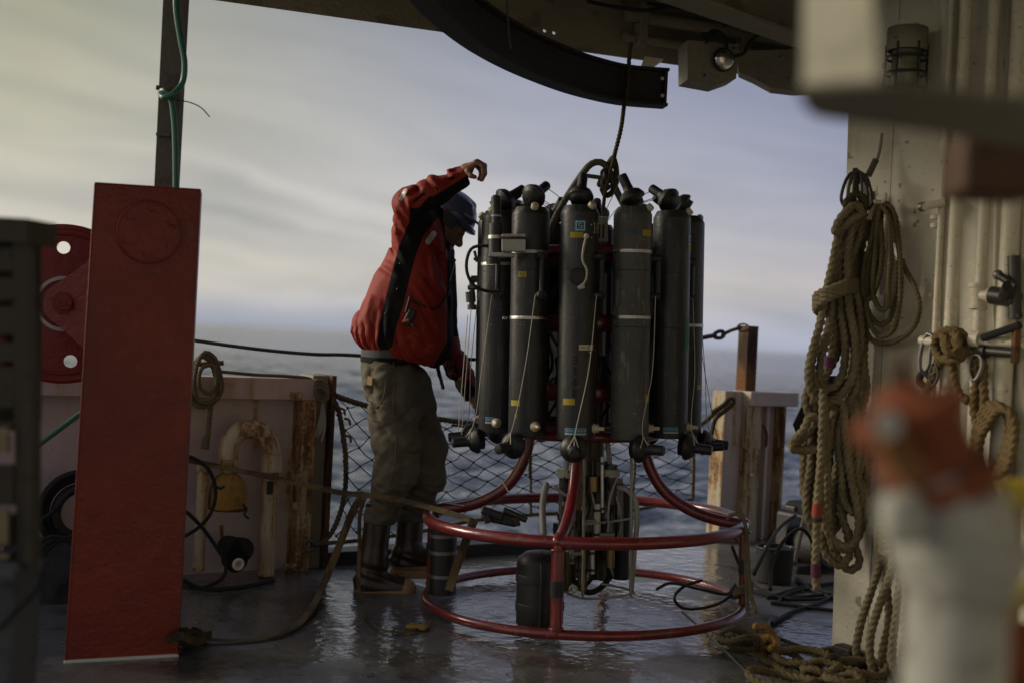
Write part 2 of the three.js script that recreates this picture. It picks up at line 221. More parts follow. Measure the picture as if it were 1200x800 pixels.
const M = {
  sea: mat([0.045, 0.066, 0.086], 0.09, { ior: 1.4, bumpMap: rep(T.sea, 1 / 7), bumpScale: 0.24 }),
  deck: mat([1, 1, 1], 1, { map: rep(T.deckMap, 1 / 2.3), roughnessMap: rep(T.deckRough, 1 / 1.7), bumpMap: rep(T.deckBump, 1 / 0.9), bumpScale: 0.0055, ior: 1.8 }),
  red: mat([1, 1, 1], 0.42, { map: rep(T.red, 0.9), bumpMap: rep(T.peel, 1.6), bumpScale: 0.0035 }),
  redWet: mat([1, 1, 1], 0.3, { map: rep(T.redChip, 2.2), bumpMap: rep(T.peel, 4), bumpScale: 0.0015, clearcoat: 0.6, clearcoatRoughness: 0.15 }),
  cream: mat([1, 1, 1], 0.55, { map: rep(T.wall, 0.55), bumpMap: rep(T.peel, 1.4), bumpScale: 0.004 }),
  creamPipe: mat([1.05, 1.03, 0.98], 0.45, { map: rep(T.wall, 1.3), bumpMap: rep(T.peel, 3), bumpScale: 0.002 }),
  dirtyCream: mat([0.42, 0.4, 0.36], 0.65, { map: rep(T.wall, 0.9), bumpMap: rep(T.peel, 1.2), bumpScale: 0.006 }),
  rustCream: mat([1, 1, 1], 0.75, { map: rep(T.rustCream, 1.6), bumpMap: rep(T.peel, 4), bumpScale: 0.004 }),
  rustHeavy: mat([1, 1, 1], 0.8, { map: rep(T.rustHeavy, 1.7), bumpMap: rep(T.peel, 5), bumpScale: 0.005 }),
  bulwark: mat([1, 1, 1], 0.6, { map: rep(T.rustGrey, 0.8), bumpMap: rep(T.peel, 1.5), bumpScale: 0.005 }),
  yellow: mat([0.9, 0.9, 0.9], 0.7, { map: rep(T.rustYellow, 2.2), bumpMap: rep(T.peel, 5), bumpScale: 0.003 }),
  rust: mat([1, 1, 1], 0.85, { map: rep(T.rustSteel, 1.7), bumpMap: rep(T.peel, 6), bumpScale: 0.003 }),
  iron: mat([0.022, 0.02, 0.018], 0.6, { bumpMap: rep(T.peel, 2), bumpScale: 0.004 }),
  girder: mat([0.36, 0.32, 0.22], 0.7, { map: rep(T.mottle, 0.7), bumpMap: rep(T.peel, 1.5), bumpScale: 0.006 }),
  barPaint: mat([0.13, 0.11, 0.085], 0.7, { map: rep(T.mottle, 1.2), bumpMap: rep(T.peel, 3), bumpScale: 0.004 }),
  pvc: mat([0.062, 0.064, 0.067], 0.42, { map: rep(T.bottle, 1.2), bumpMap: rep(T.fine, 2), bumpScale: 0.0006 }),
  pvcOld: mat([0.19, 0.186, 0.175], 0.55, { map: rep(T.bottle, 1.6), bumpMap: rep(T.fine, 2), bumpScale: 0.0008 }),
  capBlack: mat([0.018, 0.0185, 0.02], 0.4, { bumpMap: rep(T.fine, 4), bumpScale: 0.0005 }),
  black: mat([0.018, 0.018, 0.019], 0.5), rubber: mat([0.012, 0.012, 0.012], 0.7, { bumpMap: rep(T.fine, 4), bumpScale: 0.001 }),
  steel: mat([0.55, 0.54, 0.52], 0.32, { metalness: 1, bumpMap: rep(T.fine, 4), bumpScale: 0.0004 }), dullSteel: mat([0.24, 0.23, 0.22], 0.5, { metalness: 0.8 }), darkSteel: mat([0.07, 0.065, 0.06], 0.45, { metalness: 0.6 }),
  whitePlastic: mat([0.62, 0.6, 0.52], 0.4), ivory: mat([0.6, 0.53, 0.38], 0.45), line: mat([0.55, 0.52, 0.45], 0.8), box: mat([0.62, 0.6, 0.55], 0.5, { map: rep(T.mottle, 3) }),
  olive: mat([0.115, 0.1, 0.035], 0.4, { map: rep(T.bottle, 2) }), clear: mat([0.42, 0.43, 0.36], 0.3), hoseGrey: mat([0.33, 0.33, 0.28], 0.5),
  tapeYellow: mat([0.5, 0.38, 0.03], 0.6, { map: rep(T.mottle, 6) }), tapeGreen: mat([0.03, 0.3, 0.15], 0.6), tapeRed: mat([0.28, 0.035, 0.015], 0.7), tapePurple: mat([0.085, 0.012, 0.05], 0.7), tapeBlue: mat([0.05, 0.16, 0.34], 0.6),
  rope: mat([0.86, 0.88, 0.92], 0.95, { map: rep(T.rope, 6), bumpMap: rep(T.fine, 8), bumpScale: 0.002 }), ropeGrey: mat([0.72, 0.76, 0.78], 0.95, { map: rep(T.rope, 6), bumpMap: rep(T.fine, 8), bumpScale: 0.002 }), ropeDark: mat([0.3, 0.3, 0.26], 0.9, { map: rep(T.rope, 6), bumpMap: rep(T.fine, 8), bumpScale: 0.002 }),
  ropeDark2: mat([0.55, 0.53, 0.46], 0.95, { map: rep(T.rope, 6), bumpMap: rep(T.fine, 8), bumpScale: 0.002 }), ropeBrown: mat([0.7, 0.6, 0.45], 0.95, { map: rep(T.rope, 6), bumpMap: rep(T.fine, 8), bumpScale: 0.002 }), rubberMatte: mat([0.02, 0.02, 0.022], 0.85, { bumpMap: rep(T.fine, 3), bumpScale: 0.002 }), whiteWood: mat([0.2, 0.16, 0.09], 0.8),
  webbing: mat([1, 1, 1], 0.85, { map: rep(T.web, 3, 20), bumpMap: rep(T.weave, 30), bumpScale: 0.001 }),
  bracketPale: mat([0.32, 0.3, 0.2], 0.6, { map: rep(T.mottle, 4), bumpMap: rep(T.peel, 3), bumpScale: 0.002 }), bracketShade: mat([0.15, 0.135, 0.095], 0.6, { map: rep(T.mottle, 3) }),  // second tone is the tray: shade of its underside put into the colour
  brass: mat([0.3, 0.22, 0.09], 0.35, { metalness: 0.8, map: rep(T.mottle, 4) }),
  webDark: mat([0.35, 0.33, 0.3], 0.9, { map: rep(T.web, 3, 20) }),
  greenHose: mat([0.035, 0.15, 0.1], 0.35), netCord: mat([0.02, 0.022, 0.024], 0.8),
  jacket: mat([0.39, 0.026, 0.011], 0.7, { map: rep(T.cloth, 2), bumpMap: rep(T.weave, 6), bumpScale: 0.0006 }),
  jacketBlack: mat([0.014, 0.014, 0.0145], 0.9, { specularIntensity: 0.4, bumpMap: rep(T.weave, 6), bumpScale: 0.0006 }), reflective: mat([0.62, 0.62, 0.6], 0.4),
  trousers: mat([0.17, 0.15, 0.1], 0.9, { map: rep(T.cloth, 2.2), bumpMap: rep(T.weave, 5), bumpScale: 0.0012 }), grayKnit: mat([0.14, 0.14, 0.14], 0.95, { bumpMap: rep(T.weave, 10), bumpScale: 0.002 }),
  boot: mat([0.04, 0.022, 0.014], 0.3, { bumpMap: rep(T.peel, 6), bumpScale: 0.002 }), sole: mat([0.5, 0.31, 0.14], 0.7, { map: rep(T.mottle, 4) }),
  skin: mat([0.4, 0.22, 0.14], 0.5, { map: rep(T.cloth, 3) }), hair: mat([0.03, 0.02, 0.014], 0.9), helmet: mat([0.085, 0.11, 0.19], 0.25, { clearcoat: 0.5 }),
  orange: mat([0.21, 0.05, 0.012], 0.85, { map: rep(T.mottle, 4) }), orangeDull: mat([0.07, 0.028, 0.01], 0.7, { map: rep(T.mottle, 3) }), white: mat([0.42, 0.415, 0.36], 0.5, { map: rep(T.mottle, 3) }),
  wood: mat([0.06, 0.05, 0.03], 0.8, { map: rep(T.mottle, 3) }), cabinet: mat([0.06, 0.066, 0.07], 0.55, { map: rep(T.mottle, 2) }), lens: mat([0.5, 0.5, 0.46], 0.08, { transmission: 0.7, thickness: 0 }), reflector: mat([0.6, 0.58, 0.52], 0.2, { metalness: 1 }),
};
const print = (W, H, draw, o = {}) => { const c = document.createElement('canvas'); c.width = W; c.height = H; const x = c.getContext('2d'); draw(x, W, H); const t = new THREE.CanvasTexture(c); t.colorSpace = THREE.SRGBColorSpace; return pb({ map: t, roughness: 0.55, ...o }); };
for (const k of ['red', 'redWet', 'creamPipe', 'dirtyCream', 'rustCream', 'rustHeavy', 'yellow', 'rust', 'iron', 'girder', 'barPaint', 'olive', 'white', 'orange', 'orangeDull', 'wood', 'sole']) M[k].userData.tri = true;
// ---------------------------------------------------------------- the setting
const AT = (e, n, y = 0) => EDGE.clone().addScaledVector(E, e).addScaledVector(N, n).setY(y);
const SEA = -3.3;
{ // the sea: rings that widen with distance, fine towards the view
  const rs = [0.5]; while (rs[rs.length - 1] < 9000) { const r = rs[rs.length - 1]; rs.push(r * (r < 12 ? 1.3 : r < 260 ? 1.0068 : 1.05)); }
  const az = []; for (let a = -180; a < 180;) { az.push(a); a += Math.abs(a) <= 27 ? 0.16 : 6; }
  const waves = []; for (let i = 0; i < 44; i++) { const l = 0.6 * Math.exp(rnd() * 2.3), th = -2.2 + rr(-0.75, 0.75), k = 2 * Math.PI / l; waves.push([k * Math.cos(th), k * Math.sin(th), rr(0, 6.28), 0.0066 * l ** 0.9, l]); }
  const pos = [], uv = [], idx = [], nA = az.length;
  for (const r of rs) for (const a of az) {
    const t = a * Math.PI / 180, x = Math.sin(t) * r, z = -Math.cos(t) * r; let h = 0, dx = 0, dz = 0;
    const cell = Math.max(r * 0.0068, Math.abs(a) <= 27 ? r * 0.0028 : r * 0.1);
    if (r > 8) for (const [kx, kz, ph, am, l] of waves) { const w = sst(1.6, 4, l / cell); if (!w) continue; const s = kx * x + kz * z + ph; h += am * w * Math.sin(s); dx -= kx * l * am * w * 0.11 * Math.cos(s); dz -= kz * l * am * w * 0.11 * Math.cos(s); }
    pos.push(x + dx, SEA + h, z + dz); uv.push(x, z);
  }
  for (let i = 0; i < rs.length - 1; i++) for (let j = 0; j < nA; j++) { const a = i * nA + j, b = i * nA + (j + 1) % nA; idx.push(a, b, a + nA, b, b + nA, a + nA); }
  const g = new THREE.BufferGeometry(); g.setAttribute('position', new THREE.Float32BufferAttribute(pos, 3)); g.setAttribute('uv', new THREE.Float32BufferAttribute(uv, 2)); g.setIndex(idx); g.computeVertexNormals();
  struct('sea', g, M.sea);
}
{ // steel deck, its weld seams and the low plate along the edge
  const dk = struct('deck', uvw(obox(AT(-1, 4.85, -0.15), E, 12, 0.3, 10.1, 0)), M.deck);
  const seam = [[800, 716], [850, 762], [900, 812]].map(([x, y]) => G(x, y, 0.002)); put('weld_seam', tube(seam, 0.0035, 6), mat([0.11, 0.11, 0.105], 0.4), dk);
  const seam2 = [[566, 735], [622, 738]].map(([x, y]) => G(x, y, 0.002)); put('weld_seam', tube([AT(-3, 2.9, 0.001), AT(1, 2.9, 0.001)], 0.005, 6), mat([0.13, 0.13, 0.125], 0.4), dk);
  const sill = thing('deck_edge_sill', 'low dark steel sill along the open deck edge under the net', 'sill', AT(0.8, -0.06));
  put('plate', uvw(obox(AT(0.92, -0.1, 0.03), E, 1.82, 0.07, 0.14, 0.006)), M.iron, sill);
}
// deckhead above, its edge girder, pipes and beams
const H1 = (px, py, h) => G(px, py, h);
{
  const y0 = 2.48, a = H1(250, 0, y0), b = H1(1010, 107, y0), dir = b.clone().sub(a).setY(0).normalize(), nn = V(-dir.z, 0, dir.x); if (nn.z < 0) nn.negate();
  const A = a.clone().addScaledVector(dir, -0.95), B = b.clone().addScaledVector(dir, 2.2);
  const roof = thing('deckhead', 'dark weathered steel deck overhead crossing the top of the picture', 'overhead deck', V(0, y0, -4));
  const q = [A, B, AT(4.2, 7.2), AT(-2.4, 7.2)].map((p) => p.clone().setY(2.84)); q[0].addScaledVector(nn, -0.02); q[1].addScaledVector(nn, -0.02);
  put('plating', prism(q, V(0, 0.06, 0)), M.girder, roof);
  const L = B.distanceTo(A), mid = A.clone().lerp(B, 0.5), W = (dn, y) => mid.clone().addScaledVector(nn, dn).setY(y);
  // the girder web with two drilled holes that show the sky
  const web = new THREE.Shape([[-L / 2, 0], [L / 2, 0], [L / 2, 0.355], [-L / 2, 0.355]].map(([x, y]) => new THREE.Vector2(x, y)));
  for (const [px, py] of [[638, 36], [649, 38.5]]) { const p = onPlane(px, py, mid, nn, 0.01), h = new THREE.Path(); h.absarc(p.clone().sub(mid).dot(dir), p.y - y0, 0.0085, 0, 2 * Math.PI, true); web.holes.push(h); }
  const wg = new THREE.ExtrudeGeometry(web, { depth: 0.014, bevelEnabled: false, curveSegments: 14 }); wg.applyMatrix4(new THREE.Matrix4().makeBasis(dir, QY, nn).setPosition(mid.clone().setY(y0)));
  put('edge_girder', uvw(wg), M.girder, roof);
  put('girder_flange', uvw(obox(W(0.05, y0 + 0.34), dir, L, 0.012, 0.1, 0)), M.girder, roof);
  for (const [dn, y, r] of [[0.07, 2.56, 0.022], [0.08, 2.66, 0.03], [0.2, 2.74, 0.02]]) put('conduit', rod(W(dn, y).addScaledVector(dir, -L * 0.06), W(dn, y).addScaledVector(dir, L / 2 - 1), r), M.girder, roof);
  for (let i = 0; i < 6; i++) put('pipe_clamp', uvw(obox(W(0.07, 2.62).addScaledVector(dir, -0.3 + i * 0.55), dir, 0.04, 0.2, 0.08, 0.004)), M.girder, roof);
  const bA = H1(800, 0, 2.43), bB = H1(930, 45, 2.43), bd = bB.clone().sub(bA).setY(0).normalize(), bc = bA.clone().addScaledVector(bd, 0.6);
  put('beam', uvw(obox(bc.clone().setY(2.63), bd, 3.4, 0.4, 0.012, 0)), M.girder, roof); put('beam_flange', uvw(obox(bc.clone().setY(2.43), bd, 3.4, 0.014, 0.13, 0)), M.girder, roof);
  for (const dn of [1.5, 2.7, 3.9]) { put('beam', uvw(obox(W(dn, 2.66), dir, L, 0.34, 0.012, 0)), M.girder, roof); put('beam_flange', uvw(obox(W(dn, 2.49), dir, L, 0.014, 0.12, 0)), M.girder, roof); }
  // cables tied along the girder
  for (const list of [[[690, 2], [720, 8], [760, 12], [800, 6], [840, 12]], [[760, 4], [790, 9], [830, 16], [850, 30]]]) put('cable', tube(list.map(([x, y]) => P(x, y, 5.15)), 0.008, 6), M.rubber, roof);
  put('hanging_wire', tube([[594, -4], [595, 22], [597, 46], [599, 56]].map(([x, y]) => P(x, y, 4.4)), 0.004, 6), M.barPaint, roof);
  // curved knee plate between girder and deckhouse
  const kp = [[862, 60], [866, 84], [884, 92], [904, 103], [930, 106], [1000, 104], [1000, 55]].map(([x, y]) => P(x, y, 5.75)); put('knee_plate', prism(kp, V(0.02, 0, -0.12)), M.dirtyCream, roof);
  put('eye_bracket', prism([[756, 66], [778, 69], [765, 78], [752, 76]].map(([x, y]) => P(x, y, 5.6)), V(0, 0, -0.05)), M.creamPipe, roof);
}
{ // the curved hoist rail: an I-section bent in plan
  const rail = thing('hoist_rail', 'black curved steel hoist rail with two bolt holes at its end, over the bottle frame', 'hoist rail', V(0.3, 2.2, -5));
  const yb = 2.18, hh = 0.165, fw = 0.085, t = 0.012, pts = [[783, 124], [735, 120], [700, 112.5], [640, 92], [580, 62], [540, 32], [510, 0]].map(([x, y]) => H1(x, y, yb)); pts.push(V(-0.29, yb, -3.4), V(-0.3, yb, -2.9));
  const c = cat(pts, false, 'chordal'), n = 60, prof = [[0, 0], [fw, 0], [fw, t], [fw / 2 + t / 2, t], [fw / 2 + t / 2, hh - t], [fw, hh - t], [fw, hh], [0, hh], [0, hh - t], [fw / 2 - t / 2, hh - t], [fw / 2 - t / 2, t], [0, t]], loft = (pr) => {
    const a = []; const ring = (u) => { const p = c.getPointAt(u), tg = c.getTangentAt(u).setY(0).normalize(), s = V(tg.z, 0, -tg.x); if (s.x < -0 && s.z > 0 === false) s.negate(); return pr.map(([x, y]) => p.clone().addScaledVector(s, -x).add(V(0, y, 0))); };
    for (let i = 0; i < n; i++) { const r0 = ring(i / n), r1 = ring((i + 1) / n); for (let k = 0; k < pr.length; k++) { const l = (k + 1) % pr.length; for (const p of [r0[k], r1[k], r0[l], r0[l], r1[k], r1[l]]) a.push(p.x, p.y, p.z); } }
    const tri = THREE.ShapeUtils.triangulateShape(pr.map((q) => new THREE.Vector2(...q)), []); for (const u of [0, 1]) { const r = ring(u); for (const f of tri) for (const k of f) a.push(r[k].x, r[k].y, r[k].z); }
    const g = new THREE.BufferGeometry(); g.setAttribute('position', new THREE.Float32BufferAttribute(a, 3)); g.computeVertexNormals(); return uvw(g); };
  const tg0 = c.getTangentAt(0).setY(0).normalize(), s0 = V(tg0.z, 0, -tg0.x); 
  put('rail', loft(prof), M.iron, rail);
  // pale discs painted for the sky light showing through two bolt holes
  const e0 = c.getPointAt(0).addScaledVector(tg0, 0.012);
  put('end_stop', uvw(obox(e0.clone().addScaledVector(s0, -fw / 2).add(V(0, hh / 2, 0)), s0, fw * 0.9, hh - 2.2 * t, 0.014, 0.002)), M.iron, rail);
  for (const y of [92, 112]) put('bolt', rod(P(776.5, y, 5.325), P(776.5, y, 5.31), 0.0075, 12), M.whitePlastic, rail);
}
{ // floodlight under the girder
  const fl = thing('floodlight', 'square cream floodlight with a round lens hanging under the overhead girder', 'floodlight', P(835, 72, 5.45));
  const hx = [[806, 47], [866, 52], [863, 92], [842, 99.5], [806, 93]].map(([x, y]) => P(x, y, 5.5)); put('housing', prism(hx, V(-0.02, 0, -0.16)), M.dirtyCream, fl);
  const lc = P(848, 70, 5.475), ld = V(0.18, -0.2, 1).normalize(); put('lens_rim', place(new THREE.TorusGeometry(0.047, 0.006, 8, 28), lc, ld, V(0, 0, 1)), M.black, fl); put('reflector', place(new THREE.SphereGeometry(0.046, 20, 10, 0, 7, 0, 1.3).rotateX(-Math.PI / 2).scale(1, 1, 0.4).rotateY(Math.PI), lc.clone().addScaledVector(ld, 0.012), ld, V(0, 0, 1)), M.reflector, fl); put('lens', place(new THREE.SphereGeometry(0.045, 20, 10, 0, 7, 0, 1.2).rotateX(Math.PI / 2).scale(1, 1, 0.35), lc.clone().addScaledVector(ld, -0.01), ld, V(0, 0, 1)), M.lens, fl);
  put('cable', tube([[828, 47], [832, 38], [838, 36], [848, 42], [852, 55]].map(([x, y]) => P(x, y, 5.42)), 0.008, 7), M.rubber, fl); put('cable', tube([[862, 66], [872, 62], [880, 48], [892, 40], [904, 42]].map(([x, y]) => P(x, y, 5.5)), 0.008, 7), M.rubber, fl);
  for (const [x, y] of [[828, 50], [826, 88], [860, 56]]) put('screw', ball(P(x, y, 5.49), 0.006, 8), M.black, fl);
  put('terminal_clip', uvw(obox(P(830, 43, 5.45), V(1, 0, 0), 0.07, 0.03, 0.04, 0.005)), M.black, fl);
}
// ---------------------------------------------------------------- bulwark, port part, with its pipes
const bw = (px, py, off = 0) => onPlane(px, py, EDGE, N, off);
{
  const bul = thing('bulwark', 'grey-mauve steel bulwark left of the person with rust-streaked end post and capping', 'bulwark', AT(-0.5, 0));
  const yt = bw(350, 443).y, yc = bw(300, 467).y, eOf = (px) => bw(px, 560).sub(EDGE).dot(E);
  const e1 = eOf(344), e2 = eOf(361), e3 = eOf(385.5);
  put('panel', uvw(obox(AT((e1 - 5) / 2, -0.05, yt / 2 - 0.05), E, 5 + e1, yt + 0.05, 0.012, 0)), M.bulwark, bul);
  put('capping', uvw(obox(AT((e2 - 5) / 2, -0.0, (yt + yc) / 2), E, 5 + e2 - 0.01, yt - yc, 0.12, 0.006)), M.bulwark, bul);
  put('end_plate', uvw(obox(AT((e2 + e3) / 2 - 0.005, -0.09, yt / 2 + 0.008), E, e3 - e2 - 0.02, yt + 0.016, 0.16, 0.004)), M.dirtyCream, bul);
  put('end_flange', uvw(obox(AT(e3 - 0.013, -0.07, yt / 2 + 0.008), E, 0.024, yt + 0.02, 0.21, 0.004)), M.rust, bul, 'rusty brown edge flange');
  put('stiffener', uvw(obox(AT((e1 + e2) / 2, 0.0, yc / 2), E, e2 - e1, yc, 0.12, 0.005)), M.rustHeavy, bul, 'heavily rusted upright stiffener');
  for (const py of [463, 560, 592]) put('lug', uvw(obox(bw(347, py, 0.075), E, 0.05, 0.035, 0.03, 0.005)), M.rustHeavy, bul);
  put('foot_bolt', rod(bw(333, 664, 0.1), bw(347, 664, 0.1), 0.015, 10), M.rustHeavy, bul);
  const vp = thing('vent_pipe', 'rusty cream gooseneck vent pipe in front of the bulwark', 'vent pipe', bw(313, 672, 0.11));
  const dn = 0.115, rp = 0.042;
  put('bend', tube([[268, 546], [267, 533], [270, 517], [281, 505], [294, 502.5], [306, 506], [315, 518], [318, 530]].map(([x, y]) => bw(x, y, dn)), rp, 18), M.rustCream, vp);
  put('collar', rod(bw(318, 531, dn), bw(317.5, 552, dn), rp * 1.12, 20), M.rustCream, vp); put('collar', rod(bw(267, 537, dn), bw(267, 549, dn), rp * 1.08, 20), M.rustHeavy, vp);
  put('riser', rod(bw(317, 550, dn), bw(311, 674, dn), rp * 0.88, 20), M.rustHeavy, vp, 'heavily rusted upright pipe');
  put('patch', uvw(obox(bw(316, 571, dn + rp * 0.92), E, 0.03, 0.06, 0.01, 0.004)), M.black, vp);
  const bell = thing('float_cap', 'yellow bell-shaped vent cap under the gooseneck pipe, chipped and rusting', 'vent cap', bw(267, 572, dn));
  put('bell', place(lathe([[0.03, 0.07], [0.045, 0.062], [0.062, 0.045], [0.077, 0.01], [0.083, -0.03], [0.084, -0.085], [0.079, -0.088], [0.078, -0.03], [0.03, 0.05]], 28), bw(267, 572, dn), QY), M.yellow, bell);
  put('rim', place(new THREE.TorusGeometry(0.08, 0.007, 8, 28).rotateX(Math.PI / 2), bw(267, 595, dn), QY), M.rust, bell); put('drip_rag', tube([[284, 590], [289, 597], [286, 602], [291, 607]].map(([x, y]) => bw(x, y, dn + 0.07)), 0.005, 6), M.black, bell); put('handle', tube([[253, 570], [258, 572], [262, 570]].map(([x, y]) => bw(x, y, dn + 0.09)), 0.006, 6), M.black, bell);
  const p2 = thing('sounding_pipe', 'short rust-stained capped pipe between the red pillar and the yellow vent cap', 'pipe', bw(233, 665, dn));
  put('pipe', rod(bw(238, 549, dn), bw(232, 668, dn), 0.026, 16), M.rustHeavy, p2); put('cap', rod(bw(238.5, 541, dn), bw(238, 551, dn), 0.032, 16), M.rustCream, p2);
  const vb = thing('winch_block', 'black block and shackle lump lying against the bulwark foot', 'block', bw(276, 660, 0.2));
  for (const [x, y, r] of [[268, 640, 0.05], [281, 643, 0.055], [274, 655, 0.055]]) put('cheek', place(new THREE.CylinderGeometry(r, r * 0.9, 0.05, 18), bw(x, y, 0.2), N), M.rubber, vb);
  put('sheave_pin', rod(bw(276, 661, 0.22), bw(279, 661, 0.27), 0.022, 16), M.dullSteel, vb); put('sheave_boss', place(new THREE.TorusGeometry(0.02, 0.008, 8, 18), bw(279, 661, 0.27), N, V(0, 0, 1)), M.whitePlastic, vb);
  put('bar', rod(bw(259, 615, 0.13), bw(261, 652, 0.15), 0.008, 8), M.rust, vb);
  // belaying pin with a hank of rope, and the lashing at the corner
  const pin = thing('belaying_hank', 'grey rope hank made fast on the bulwark capping beside the red pillar', 'rope hank', bw(240, 445, 0.07));
  put('cleat_bar', rod(bw(229, 427, 0.05), bw(262, 425, 0.09), 0.011, 10), M.rust, pin);
  put('coil', [0, 1, 2].map((k) => ropeGeo([[229, 428], [238, 415], [249, 421], [255, 438], [258, 456], [252, 469], [240, 474], [230, 470], [225, 455], [227, 438]].map(([x, y]) => bw(x + [0, -3, 2][k], y + [0, 3, -2][k], 0.09 + 0.02 * k)), 0.011, true)), M.ropeGrey, pin);
  put('coil', ropeGeo([[238, 430], [250, 429], [254, 446], [246, 461], [235, 455], [233, 440]].map(([x, y]) => bw(x, y, 0.15)), 0.01, true), M.ropeGrey, pin);
  put('tail', ropeGeo([[247, 473], [245, 490], [243, 510], [240, 523]].map(([x, y]) => bw(x, y, 0.08)), 0.013), M.ropeGrey, pin); put('tail_end', rod(bw(242, 512, 0.08), bw(239.5, 526, 0.08), 0.015, 10, 0.019), M.ropeGrey, pin);
  const lash = thing('corner_lashing', 'grey lashing rope along the bulwark top knotted at its corner with a frayed end', 'lashing', bw(375, 445, 0.06));
  put('span', ropeGeo([[255, 435], [300, 439], [340, 441], [363, 444], [374, 452]].map(([x, y]) => bw(x, y, 0.05)), 0.009), M.ropeGrey, lash);
  for (const k of [0, 1, 2]) put('turn', ropeGeo([[371, 446 + k * 4], [381, 449 + k * 4], [384, 458 + k * 4], [376, 462 + k * 4], [370, 455 + k * 4]].map(([x, y]) => bw(x, y, 0.06 + 0.008 * k)), 0.01, true), M.ropeGrey, lash);
  put('frayed_end', [0, 1, 2, 3, 4].map((k) => tube([[378, 470], [376 + k, 485], [372 + k * 2.2, 500], [371 + k * 1.8 + rr(-2, 2), 514 + rr(-6, 4)]].map(([x, y]) => bw(x, y, 0.06 + 0.004 * k)), 0.005, 6)), mat([0.3, 0.29, 0.25], 0.95), lash);
}
// starboard end of the bulwark beyond the frame of bottles
{
  const r = thing('bulwark_end', 'rust-streaked cream steel bulwark end right of the bottle frame', 'bulwark', bw(880, 640));
  const e = (px, py = 550) => bw(px, py).sub(EDGE).dot(E), yt = bw(896, 459).y, a = e(846), b = e(868), c = e(886), d = e(917), f = e(924);
  const up = (n, x0, x1, nf, dep, y1, m, l, y0 = 0) => put(n, uvw(obox(AT((x0 + x1) / 2, nf - dep / 2, (y0 + y1) / 2), E, x1 - x0, y1 - y0, dep, 0.004)), m, r, l);
  up('end_flange', a - 0.014, a, 0.02, 0.115, yt, M.rustCream, 'flange with sunlit white edge'); up('web_plate', a + 0.002, b, -0.012, 0.02, yt, M.bulwark); up('post', b + 0.002, c, 0.03, 0.1, yt - 0.02, M.rustHeavy, 'rusty upright beam');
  up('panel', c, d - 0.02, -0.06, 0.02, yt - 0.03, M.bulwark); up('stiffener', (c + d) / 2 - 0.02, (c + d) / 2 + 0.005, -0.02, 0.06, yt - 0.06, M.bulwark); up('side_flange', d - 0.03, d - 0.008, 0.02, 0.1, yt - 0.05, M.rustHeavy);
  put('capping', uvw(obox(AT((b + f) / 2, -0.02, yt - 0.04), E, f - b, 0.085, 0.16, 0.008)), M.bulwark, r);
  for (const [x, y] of [[881, 471], [881, 556], [877, 665]]) put('bolt', rod(bw(x, y, 0.02), bw(x, y, 0.055), 0.012, 8), M.whitePlastic, r);
  put('shackle', tube([[886, 518], [884, 508], [889, 498], [896, 500], [899, 510], [898, 522]].map(([x, y]) => bw(x, y, -0.01)), 0.008, 8), M.rust, r);
  const sp = thing('stanchion', 'rusty square steel post standing on the starboard bulwark end', 'post', bw(880, 458));
  const s0 = e(876, 420), s1 = e(888, 420), y1 = bw(882, 382).y; put('post', uvw(obox(AT((s0 + s1) / 2, -0.045, (yt + y1) / 2), E, s1 - s0, y1 - yt, 0.085, 0.003)), M.rust, sp);
  put('ring', place(new THREE.TorusGeometry(0.032, 0.006, 8, 24).scale(1, 0.8, 1), bw(871, 384, 0.0), V(-0.2, 0.5, 1), V(0, 0, 1)), M.darkSteel, sp);
}
